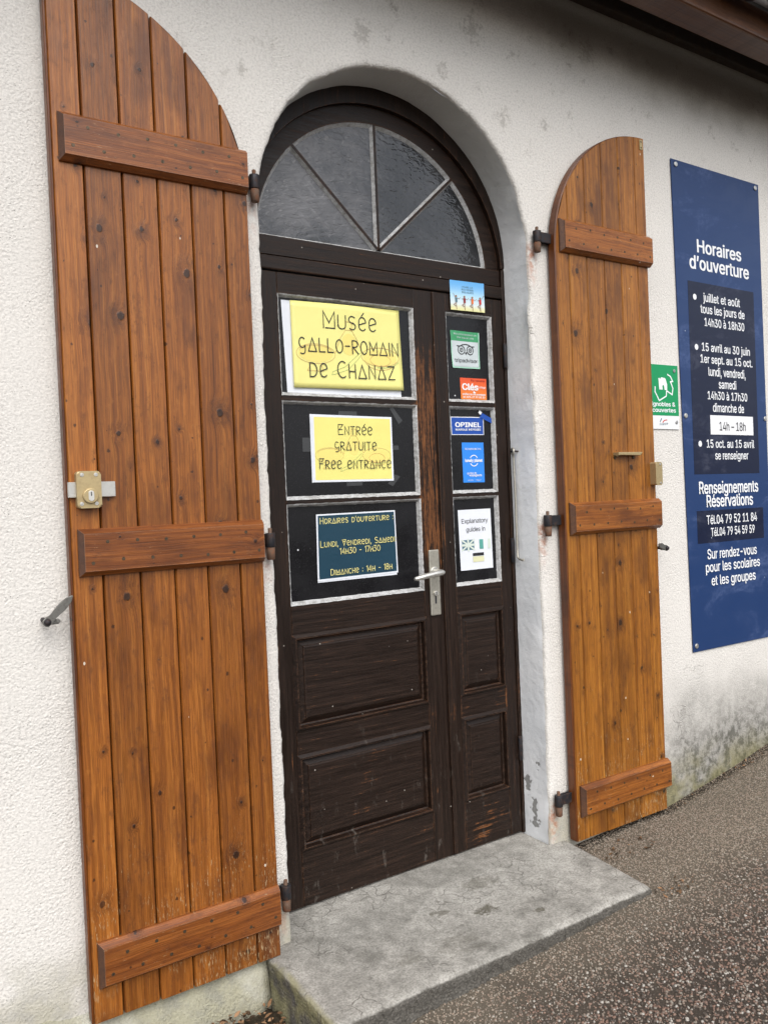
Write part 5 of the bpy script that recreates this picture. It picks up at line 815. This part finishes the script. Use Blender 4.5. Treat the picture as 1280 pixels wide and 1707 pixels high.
# shutter stops fixed to the wall
def stop(px, pz, tip, name_label):
    t = thing('shutter_stop', name_label, 'shutter stop', (px, -.02, pz), 'iron shutter stops on the wall')
    dx, dz = tip[0]-px, tip[1]-pz; L = math.hypot(dx, dz); ux, uz = dx/L, dz/L; nx, nz = -uz, ux
    prof = [(-.010, .004), (-.006, .010), (.006, .011), (.016, .007), (.32*L, .0085), (.6*L, .011), (.85*L, .008), (L, .0015)]
    pts = [(px+ux*a-nx*b, pz+uz*a-nz*b) for a, b in prof]+[(px+ux*a+nx*b, pz+uz*a+nz*b) for a, b in prof[::-1]]
    bm = bmesh.new(); prism(bm, pts, -.062, -.057, .0012); part('arm', bm, M['darksteel'], t)
    bm = bmesh.new(); cyl(bm, (px, .02, pz), (px, -.058, pz), .006); part('post', bm, M['iron'], t)
    bm = bmesh.new(); bmesh.ops.create_uvsphere(bm, u_segments=16, v_segments=10, radius=.0085); bmesh.ops.translate(bm, vec=(px, -.063, pz), verts=bm.verts)
    for f in bm.faces: f.smooth = True
    part('knob', bm, M['iron'], t)
    sg = 1 if dx > 0 else -1
    bm = bmesh.new(); prism(bm, [(px-sg*.004, pz-.008), (px+sg*.026, pz-.007), (px+sg*.030, pz+.0), (px+sg*.026, pz+.006), (px, pz+.004)][::sg], -.0565, -.0535, .0008)
    cyl(bm, (px+sg*.025, -.05, pz), (px+sg*.025, -.0605, pz), .005, seg=12, bev=.001); part('counterweight', bm, M['darksteel'], t)
stop(-1.146, 1.010, (-1.086, 1.068), 'leaf-shaped metal shutter stop on the wall at the lock side of the left shutter')
stop(1.136, 1.030, (1.090, 1.047), 'small metal shutter stop on the wall at the right edge of the right shutter')

# stay hook hanging on the right jamb
hk = thing('stay_hook', 'long thin wire stay hook hanging on the white door jamb', 'hook', (.512, .10, 1.03))
bm = bmesh.new(); tube(bm, [(.503+.008*math.sin(a)*.4, .108+.009*math.sin(a), 1.425+.011*math.cos(a)) for a in np.linspace(math.pi, -math.pi*.95, 16)]+[(.504, .106, 1.40), (.505, .104, 1.25), (.5035, .104, 1.07), (.503, .103, 1.036), (.500, .088, 1.028), (.498, .072, 1.026), (.498, .066, 1.028)], .0042, 8); part('rod', bm, M['aluplate'], hk)
bm = bmesh.new(); tube(bm, [(.53, .096, 1.425), (.507, .098, 1.425), (.500, .104, 1.426), (.499, .112, 1.425), (.505, .114, 1.423)], .003, 8); part('eye', bm, M['iron'], hk)

# ------------------------------------------------------------------ blue notice board
bx = thing('notice_board', 'tall faded blue enamel board with white opening hours on the wall', 'sign', (1.63, -.004, 1.59))
bs = Sheet((1.318, 2.612), (1.927, 2.610), (1.935, .574), (1.352, .578), -.003)
bs.plate('board', M['blue'], bx, .003, bev=.0006); X0, X1, ZT, ZB = 1.318, 1.927, 2.612, .578
def BU(x, z): v = (ZT-z)/(ZT-ZB); a = X0+(1.352-X0)*v; b = X1+(1.935-X1)*v; return (x-a)/(b-a), v
def bpanel(x0, x1, z1, z0, mat, name, th=.0006, off=.003):
    u0_, v0 = BU(x0, z1); u1_, _ = BU(x1, z1); u2, v1 = BU(x1, z0); u3, _ = BU(x0, z0); bm = bmesh.new()
    pts = [bs.P(u0_, v0, off+th), bs.P(u3, v1, off+th), bs.P(u2, v1, off+th), bs.P(u1_, v0, off+th)]; vs = [bm.verts.new(p) for p in pts]; f = bm.faces.new(vs)
    r = bmesh.ops.extrude_face_region(bm, geom=[f])
    for e in r['geom']:
        if isinstance(e, bmesh.types.BMVert): e.co.y += th
    bmesh.ops.recalc_face_normals(bm, faces=bm.faces); return part(name, bm, mat, bx)
bpanel(1.400, 1.862, 2.124, 1.318, M['navy'], 'dark_panel'); bpanel(1.407, 1.880, 1.164, 1.027, M['navy'], 'dark_panel')
bs.k = 45
def bt(s_, x0, x1, z, cap, bold=.013, mat='inkw'):
    u0_, v = BU(x0, z); u1_, _ = BU(x1, z); text(bs, s_, u0_, u1_, v, cap/(ZT-ZB), M[mat], bx, bold)
for a in (('Horaires', 1.472, 1.777, 2.250, .053, .019), ("d’ouverture", 1.418, 1.830, 2.178, .055, .019), ('juillet et août', 1.500, 1.757, 2.047, .035), ('tous les jours de', 1.479, 1.788, 1.997, .036), ('14h30 à 18h30', 1.503, 1.783, 1.944, .034),
    ('15 avril au 30 juin', 1.479, 1.818, 1.838, .034), ('1er sept. au 15 oct.', 1.467, 1.834, 1.788, .034), ('lundi, vendredi,', 1.518, 1.780, 1.735, .036), ('samedi', 1.586, 1.709, 1.684, .036), ('14h30 à 17h30', 1.507, 1.787, 1.635, .034), ('dimanche de', 1.540, 1.760, 1.583, .036),
    ('15 oct. au 15 avril', 1.489, 1.827, 1.430, .034), ('se renseigner', 1.544, 1.780, 1.380, .034), ('Renseignements', 1.428, 1.845, 1.236, .050, .019), ('Réservations', 1.475, 1.802, 1.179, .050, .019), ('Tél.04 79 52 11 84', 1.470, 1.829, 1.106, .037), ('Tél.04 79 54 59 59', 1.496, 1.808, 1.054, .035),
    ('Sur rendez-vous', 1.467, 1.818, .959, .041), ('pour les scolaires', 1.453, 1.839, .904, .041), ('et les groupes', 1.489, 1.803, .846, .041)): bt(*a)
for x, z in ((1.442, 2.060), (1.442, 1.851), (1.444, 1.446)):
    bm = bmesh.new(); u, v = BU(x, z); bs.poly(bm, [(u+.012/.6*math.cos(t), v+.0125/2.03*math.sin(t)) for t in np.linspace(0, 6.2832, 16, endpoint=False)], .0046); part('bullet', bm, M['inkw'], bx)
bpanel(1.519, 1.825, 1.568, 1.486, M['white'], 'white_label', .0005, .0037); bs.k = 70; bt('14h – 18h', 1.580, 1.767, 1.504, .037, 0, 'ink')
for x, z in ((1.347, 2.592), (1.900, 2.590), (1.355, 1.561), (1.917, 1.559), (1.373, .603), (1.917, .603)):
    bm = bmesh.new(); cyl(bm, (x, -.005, z), (x, -.011, z), .0105, seg=18, bev=.0025); part('bolt_cap', bm, M['steel'], bx)

# green sign, partly behind the right shutter
gs = thing('small_sign', 'small green and white enamel sign with vine leaf half behind the right shutter', 'sign', (1.2, -.004, 1.63))
sh = Sheet((1.085, 1.764), (1.316, 1.765), (1.314, 1.504), (1.085, 1.505), -.003); sh.plate('plate', M['white'], gs, .002, bev=.0004)
def GU(x, z): return (x-1.085)/.230, (1.7645-z)/.260
sh.k = 14; bm = bmesh.new(); sh.poly(bm, [GU(1.0855, 1.764), GU(1.0855, 1.559), GU(1.3145, 1.559), GU(1.3145, 1.764)], .0023); part('green_field', bm, M['green'], gs)
def lp(px, py): # picture pixels of the emblem, laid out on the sign face
    return GU(1.150+(px-75)*.000272+(.00001*(py-100)), 1.7635-(py-95)*.000183)
bm = bmesh.new()
for st in ([(245, 185), (180, 160), (125, 190), (130, 270), (150, 325)], [(235, 140), (300, 165), (350, 240), (365, 370)], [(550, 125), (440, 230), (385, 370)], [(180, 350), (110, 365), (75, 460), (95, 550), (150, 590), (205, 560)],
           [(135, 590), (125, 690), (210, 885), (375, 780), (388, 670)], [(405, 670), (515, 740), (540, 600), (495, 455)], [(440, 300), (500, 340), (545, 445), (490, 460)]):
    sh.ribbon(bm, [lp(*p) for p in st], .0055, 1, sh.nxt())
o_ = sh.nxt(); sh.poly(bm, [lp(*p) for p in ((225, 640), (222, 390), (245, 385), (255, 410), (290, 370), (330, 375), (335, 395), (345, 370), (385, 400), (412, 520), (405, 650), (345, 645), (340, 560), (320, 535), (300, 560), (303, 640))], o_)
part('leaf_emblem', bm, M['inkw'], gs)
for s_, a, b, z in (('Vignobles &', 1.128, 1.292, 1.597), ('Découvertes', 1.110, 1.295, 1.573)):
    u0_, v = GU(a, z); u1_, _ = GU(b, z); text(sh, s_, u0_, u1_, v, .0165/.26, M['inkw'], gs, .02)
bm = bmesh.new(); sh.ribbon(bm, [GU(1.196, 1.535), GU(1.204, 1.546)], .005, 1, sh.nxt()); part('logo_mark', bm, M['uk'], gs)
bm = bmesh.new(); sh.ribbon(bm, [GU(1.212, 1.532), GU(1.222, 1.540), GU(1.237, 1.542)], .004, 1, sh.nxt()); part('logo_mark', bm, M['red'], gs)
u0_, v = GU(1.192, 1.521); text(sh, 'France', u0_, GU(1.243, 1.52)[0], v, .010/.26, M['uk'], gs, 0, slope=-.02)
for x, z in ((1.292, 1.742), (1.297, 1.533)):
    bm = bmesh.new(); cyl(bm, (x, -.005, z), (x, -.0085, z), .0075, seg=18, bev=.0015); part('screw', bm, M['zinc'], gs)

# ------------------------------------------------------------------ papers and stickers on the door
def paper(name, cat, label, corners, y, mat, curl=None, nu=1, nv=1, th=.0004, group=None):
    cx = sum(c[0] for c in corners)/4; cz = min(c[1] for c in corners)
    t = thing(name, label, cat, (cx, y, cz), group); s_ = Sheet(*corners, y, curl); s_.plate('sheet' if 'sheet' in name or 'notice' in name else 'sticker_face', mat, t, th, nu, nv); return t, s_
PY = DY+.0138          # face of the panes
def amphora(sh, t, wob=1.0):
    """faint coloured pencil drawing of pots behind the lettering"""
    for nm, (mt, strokes) in (('drawing', ('sketch', [arc(.20, .60, .17, .115, 0, 360, 24), arc(.20, .57, .14, .07, 180, 360, 12), arc(.79, .60, .18, .115, 0, 360, 24), arc(.79, .63, .15, .13, 10, 170, 14), arc(.79, .64, .10, .07, 0, 360, 18), [(.37, .58), (.42, .40), (.47, .30), (.53, .30), (.58, .42), (.62, .56)], [(.47, .30), (.47, .20), (.53, .20), (.53, .30)], [(.15, .72), (.12, .80), (.26, .80), (.24, .72)]])), ('drawing', ('sketch2', [[(.34, .80), (.45, .74), (.55, .62), (.60, .56)], [(.36, .83), (.48, .77), (.57, .65), (.61, .58)], [(.34, .80), (.33, .84), (.36, .83)], arc(.79, .61, .185, .12, 20, 100, 10)]))):
        bm = bmesh.new()
        for s_ in strokes: sh.ribbon(bm, s_, .0014*wob, 1, sh.nxt())
        part(nm, bm, M[mt], t)
    bm = bmesh.new()
    for cx, cy, rx, ry in ((.20, .60, .15, .10), (.79, .61, .16, .10), (.50, .47, .07, .13)): sh.poly(bm, arc(cx, cy, rx, ry, 0, 342, 20), .00075+.00004*len(bm.faces))
    part('drawing', bm, M['sketchw'], t)

t, s_ = paper('backing_sheet', 'paper', 'plain white sheet showing left of and below the large yellow notice', ((-.388, 1.904), (.046, 1.909), (.050, 1.612), (-.379, 1.617)), PY, M['sheet'])
t, s_ = paper('notice_sheet', 'notice', 'large yellow notice naming the museum in the top pane of the wide leaf', ((-.358, 1.905), (.053, 1.910), (.055, 1.637), (-.358, 1.632)), PY-.0022, M['yellow'], lambda u, v: .004*(1-math.cos(2*math.pi*u))*.5+.0045*v*v+.002*math.sin(5*u+3*v), 24, 16)
amphora(s_, t, 1.15)
for a in (('Musée', .275, .765, .290, .195), ('gallo-romain', .055, .965, .575, .19), ('de Chanaz', .140, .915, .870, .195)): stroke_text(s_, a[0], a[1], a[2], a[3], a[4], .0034, M['ink'], t, .82)
t, s_ = paper('backing_sheet', 'paper', 'white sheet edge peeping out left of the smaller yellow notice', ((-.305, 1.550), (-.01, 1.546), (-.008, 1.331), (-.306, 1.332)), PY, M['sheet'])
t, s_ = paper('notice_sheet', 'notice', 'smaller yellow notice about free entrance with white border in the middle pane', ((-.299, 1.548), (.005, 1.546), (.004, 1.331), (-.302, 1.333)), PY-.0012, M['sheet'])
bm = bmesh.new(); s_.poly(bm, [(.026, .03), (.026, .97), (.978, .97), (.978, .03)], .0007); part('yellow_print', bm, M['yellow2'], t)
amphora(s_, t, .8); s_.k += 2
for a in (('Entrée', .315, .735, .285, .150), ('gratuite', .265, .785, .520, .150), ('Free entrance', .075, .965, .800, .150)): stroke_text(s_, a[0], a[1], a[2], a[3], a[4], .0024, M['ink'], t, .82)
for c in (((-.335, 1.475), (-.306, 1.475), (-.306, 1.43), (-.335, 1.43)), ((.000, 1.575), (.012, 1.582), (.05, 1.535), (.034, 1.522)), ((-.20, 1.562), (-.13, 1.562), (-.13, 1.549), (-.20, 1.549)), ((.007, 1.45), (.03, 1.45), (.03, 1.435), (.007, 1.435)), ((-.02, 1.322), (.01, 1.352), (.032, 1.345), (.0, 1.312)), ((-.18, 1.33), (-.12, 1.33), (-.12, 1.318), (-.18, 1.318))):
    Sheet(*c, PY).plate('tape_strip', M['tape'], t, .0003)
t, s_ = paper('backing_sheet', 'paper', 'white sheet edge below the dark blue opening hours notice', ((-.290, 1.20), (-.02, 1.20), (.002, 1.012), (-.301, 1.012)), PY, M['sheet'])
t, s_ = paper('notice_sheet', 'notice', 'dark blue notice with yellow opening hours in the bottom pane of the wide leaf', ((-.298, 1.230), (.003, 1.231), (.006, 1.019), (-.302, 1.016)), PY-.0012, M['sheet'])
bm = bmesh.new(); s_.poly(bm, [(.018, .022), (.018, .972), (.985, .972), (.985, .022)], .0007); part('dark_print', bm, M['petrol'], t)
for a in (("Horaires d'ouverture :", .045, .965, .145, .088), ('Lundi, Vendredi, Samedi:', .040, .985, .495, .088), ('14h30 - 17h30', .270, .770, .620, .088), ('Dimanche : 14h - 18h', .150, .910, .925, .088)): stroke_text(s_, a[0], a[1], a[2], a[3], a[4], .0021, M['inky'], t, .82)

SY = DY-.0012
t, s_ = paper('sticker', 'sticker', 'sky blue sticker of four people balancing on one leg above the narrow leaf', ((.262, 2.034), (.418, 2.036), (.418, 1.931), (.263, 1.929)), DY-.0066, mat_gradient('sky_print', [(0, (.75, .72, .35)), (.12, (.70, .78, .80)), (.55, (.42, .68, .86)), (1, (.13, .42, .80))], .0, .105), group='small stickers on the narrow leaf')
for b_, a0, a1, v in (('VIVRE LA', .34, .66, .22), ('RIVIERA', .33, .68, .31), ('DES ALPES', .34, .68, .40)): text(s_, b_, a0, a1, v, .055, M['uk'], t, 0)
for k, (cx, mt) in enumerate(((.16, 'uk'), (.40, 'dred'), (.63, 'orange'), (.86, 'red'))):   # four little printed figures in tree pose
    bm = bmesh.new(); q = lambda p: [(cx+a*.8, .50+.48*b) for a, b in p]
    s_.ribbon(bm, q([(0, .52), (.01, .98)]), .0022, 1, s_.nxt()); s_.ribbon(bm, q([(0, .52), (-.09, .66), (-.01, .76)]), .0022, 1, s_.nxt())
    s_.ribbon(bm, q([(-.02, .20), (-.10, .22 if k else -.12)]), .0014, 1, s_.nxt()); s_.ribbon(bm, q([(.02, .20), (.11, .24 if k < 3 else -.06), (.15, .14 if k < 3 else -.16)]), .0014, 1, s_.nxt())
    s_.poly(bm, q(arc(0, .06, .035, .075, 0, 324, 10)), s_.nxt()); part('printed_figure', bm, M['skin'], t)
    bm = bmesh.new(); s_.poly(bm, q([(-.04, .16), (-.035, .5), (.04, .5), (.04, .16)]), s_.nxt()); part('printed_figure', bm, M[mt], t)
t, s_ = paper('sticker', 'sticker', 'wrinkled white and green sticker with an owl face in the top narrow pane', ((.270, 1.861), (.401, 1.860), (.400, 1.729), (.276, 1.728)), PY, M['tbody'], lambda u, v: .0012*math.sin(7*u+2*v)*math.sin(6*v+1)+.0014, 14, 14, group='small stickers on the narrow leaf')
bm = bmesh.new()
for i in range(12):
    for j in range(4): s_.poly(bm, [(i/12, j*.0675), (i/12, (j+1)*.0675), ((i+1)/12, (j+1)*.0675), ((i+1)/12, j*.0675)], .0008)
part('green_band', bm, M['tgreen'], t)
bm = bmesh.new()
for seg in ([(.006, .30), (.006, .975)], [(.02, .985), (.98, .985)], [(.982, .02), (.982, .97)]):
    a, b = seg; s_.ribbon(bm, [(a[0]+(b[0]-a[0])*k/10, a[1]+(b[1]-a[1])*k/10) for k in range(11)], .0045, 1, s_.nxt())
part('green_edge', bm, M['tedge'], t)
bm = bmesh.new()
for cx in (.345, .655): s_.ribbon(bm, arc(cx, .51, .115, .115, 0, 360, 24), .0032, 1, s_.nxt()); s_.ribbon(bm, arc(cx, .51, .05, .05, 0, 360, 16), .0026, 1, s_.nxt()); s_.poly(bm, arc(cx, .51, .018, .018, 0, 320, 9), s_.nxt())
s_.ribbon(bm, [(.20, .40), (.30, .41), (.38, .365), (.5, .35), (.62, .365), (.70, .41), (.80, .40)], .003, 1, s_.nxt()); s_.poly(bm, [(.46, .57), (.54, .57), (.5, .64)], s_.nxt())
part('owl_face', bm, M['ink'], t)
text(s_, 'tripadvisor', .09, .92, .84, .10, M['ink'], t, 0); text(s_, 'Recommended on', .1, .9, .11, .05, M['tbody'], t, 0); text(s_, 'the travel site', .2, .8, .20, .05, M['tbody'], t, 0)
t, s_ = paper('sticker', 'sticker', 'orange red partner sticker with white lettering low in the top narrow pane', ((.307, 1.694), (.429, 1.694), (.428, 1.617), (.309, 1.617)), PY, M['orange'], group='small stickers on the narrow leaf')
text(s_, 'Partenaire', .40, .93, .155, .10, M['dred'], t, .0); text(s_, 'Clés', .07, .66, .56, .29, M['inkw'], t, .03); text(s_, 'collège', .66, .96, .46, .10, M['inkw'], t, 0); text(s_, 'profitez de vos avantages', .06, .95, .80, .085, M['inkw'], t, .02); text(s_, 'ici 20% 27 99 00 20', .08, .92, .93, .085, M['inkw'], t, .02)
bm = bmesh.new(); s_.poly(bm, [(.46, .70), (.50, .58), (.53, .66), (.58, .64), (.54, .72)], s_.nxt()); part('bird_mark', bm, M['inkw'], t)
t, s_ = paper('sticker', 'sticker', 'royal blue knife maker sticker at the top of the middle narrow pane', ((.257, 1.553), (.409, 1.554), (.408, 1.489), (.259, 1.488)), PY, M['inkw'], group='small stickers on the narrow leaf')
bm = bmesh.new(); s_.poly(bm, [(.018, .04), (.018, .965), (.982, .965), (.982, .04)], .0006); part('blue_field', bm, M['opblue'], t)
text(s_, 'OPINEL', .13, .90, .56, .25, M['inkw'], t, .03); text(s_, 'MARQUE DÉPOSÉE', .13, .90, .76, .105, M['inkw'], t, .02)
bm = bmesh.new(); s_.poly(bm, [(.86, .0), (.96, -.22), (1.29, .12), (1.25, .36)], s_.nxt()+.0012); part('knife_print', bm, M['opblue'], t)
bm = bmesh.new(); s_.poly(bm, [(.83, -.24), (.87, -.39), (.95, -.25), (.90, -.12)], s_.nxt()+.0012); s_.poly(bm, [(1.25, .36), (1.28, .20), (1.30, .14), (1.31, .20)], s_.nxt()+.0012); part('knife_tip', bm, M['inkw'], t)
t, s_ = paper('sticker', 'sticker', 'bright blue guidebook sticker low in the middle narrow pane', ((.303, 1.461), (.404, 1.461), (.403, 1.316), (.304, 1.317)), PY, M['lpblue'], group='small stickers on the narrow leaf')
text(s_, 'RECOMMANDÉ PAR', .13, .87, .185, .045, M['inkw'], t, 0)
bm = bmesh.new(); s_.ribbon(bm, arc(.52, .455, .19, .135, 35, 145, 12), .0032, 1, s_.nxt()); s_.ribbon(bm, arc(.52, .455, .19, .135, 215, 325, 12), .0032, 1, s_.nxt()); part('ring_mark', bm, M['inkw'], t)
text(s_, 'lonely planet', .12, .91, .485, .075, M['inkw'], t, .035); text(s_, 'guides de', .18, .62, .79, .05, M['inkw'], t, .01); text(s_, 'voyageurs', .27, .86, .845, .055, M['inkw'], t, .02); text(s_, '2018 - 2019', .2, .82, .96, .03, M['inkw'], t, 0)
t, s_ = paper('notice_sheet', 'notice', 'white guides notice with printed flags in the bottom narrow pane', ((.273, 1.219), (.424, 1.219), (.427, 1.001), (.277, 1.001)), PY, M['sheet'])
text(s_, 'Explanatory', .09, .90, .225, .075, M['ink'], t, -.004); text(s_, 'guides in', .22, .80, .365, .075, M['ink'], t, -.004)
bm = bmesh.new(); s_.poly(bm, [(.07, .50), (.07, .67), (.44, .67), (.44, .50)], .0006); part('flag', bm, M['uk'], t)
bm = bmesh.new()
for L in ([(.07, .50), (.44, .67)], [(.07, .67), (.44, .50)], [(.255, .50), (.255, .67)], [(.07, .585), (.44, .585)]): s_.ribbon(bm, L, .008 if L[0][0] != .07 or L[0][1] == .585 else .006, 1, s_.nxt())
part('flag', bm, M['palegr'], t)
for a, mt in (((.60, .505, .72, .665), 'teal'), ((.86, .505, .95, .665), 'palegr'), ((.38, .725, .72, .775), 'ink'), ((.38, .785, .72, .875), 'paleyel')):
    bm = bmesh.new(); s_.poly(bm, [(a[0], a[1]), (a[0], a[3]), (a[2], a[3]), (a[2], a[1])], s_.nxt()); part('flag', bm, M[mt], t)
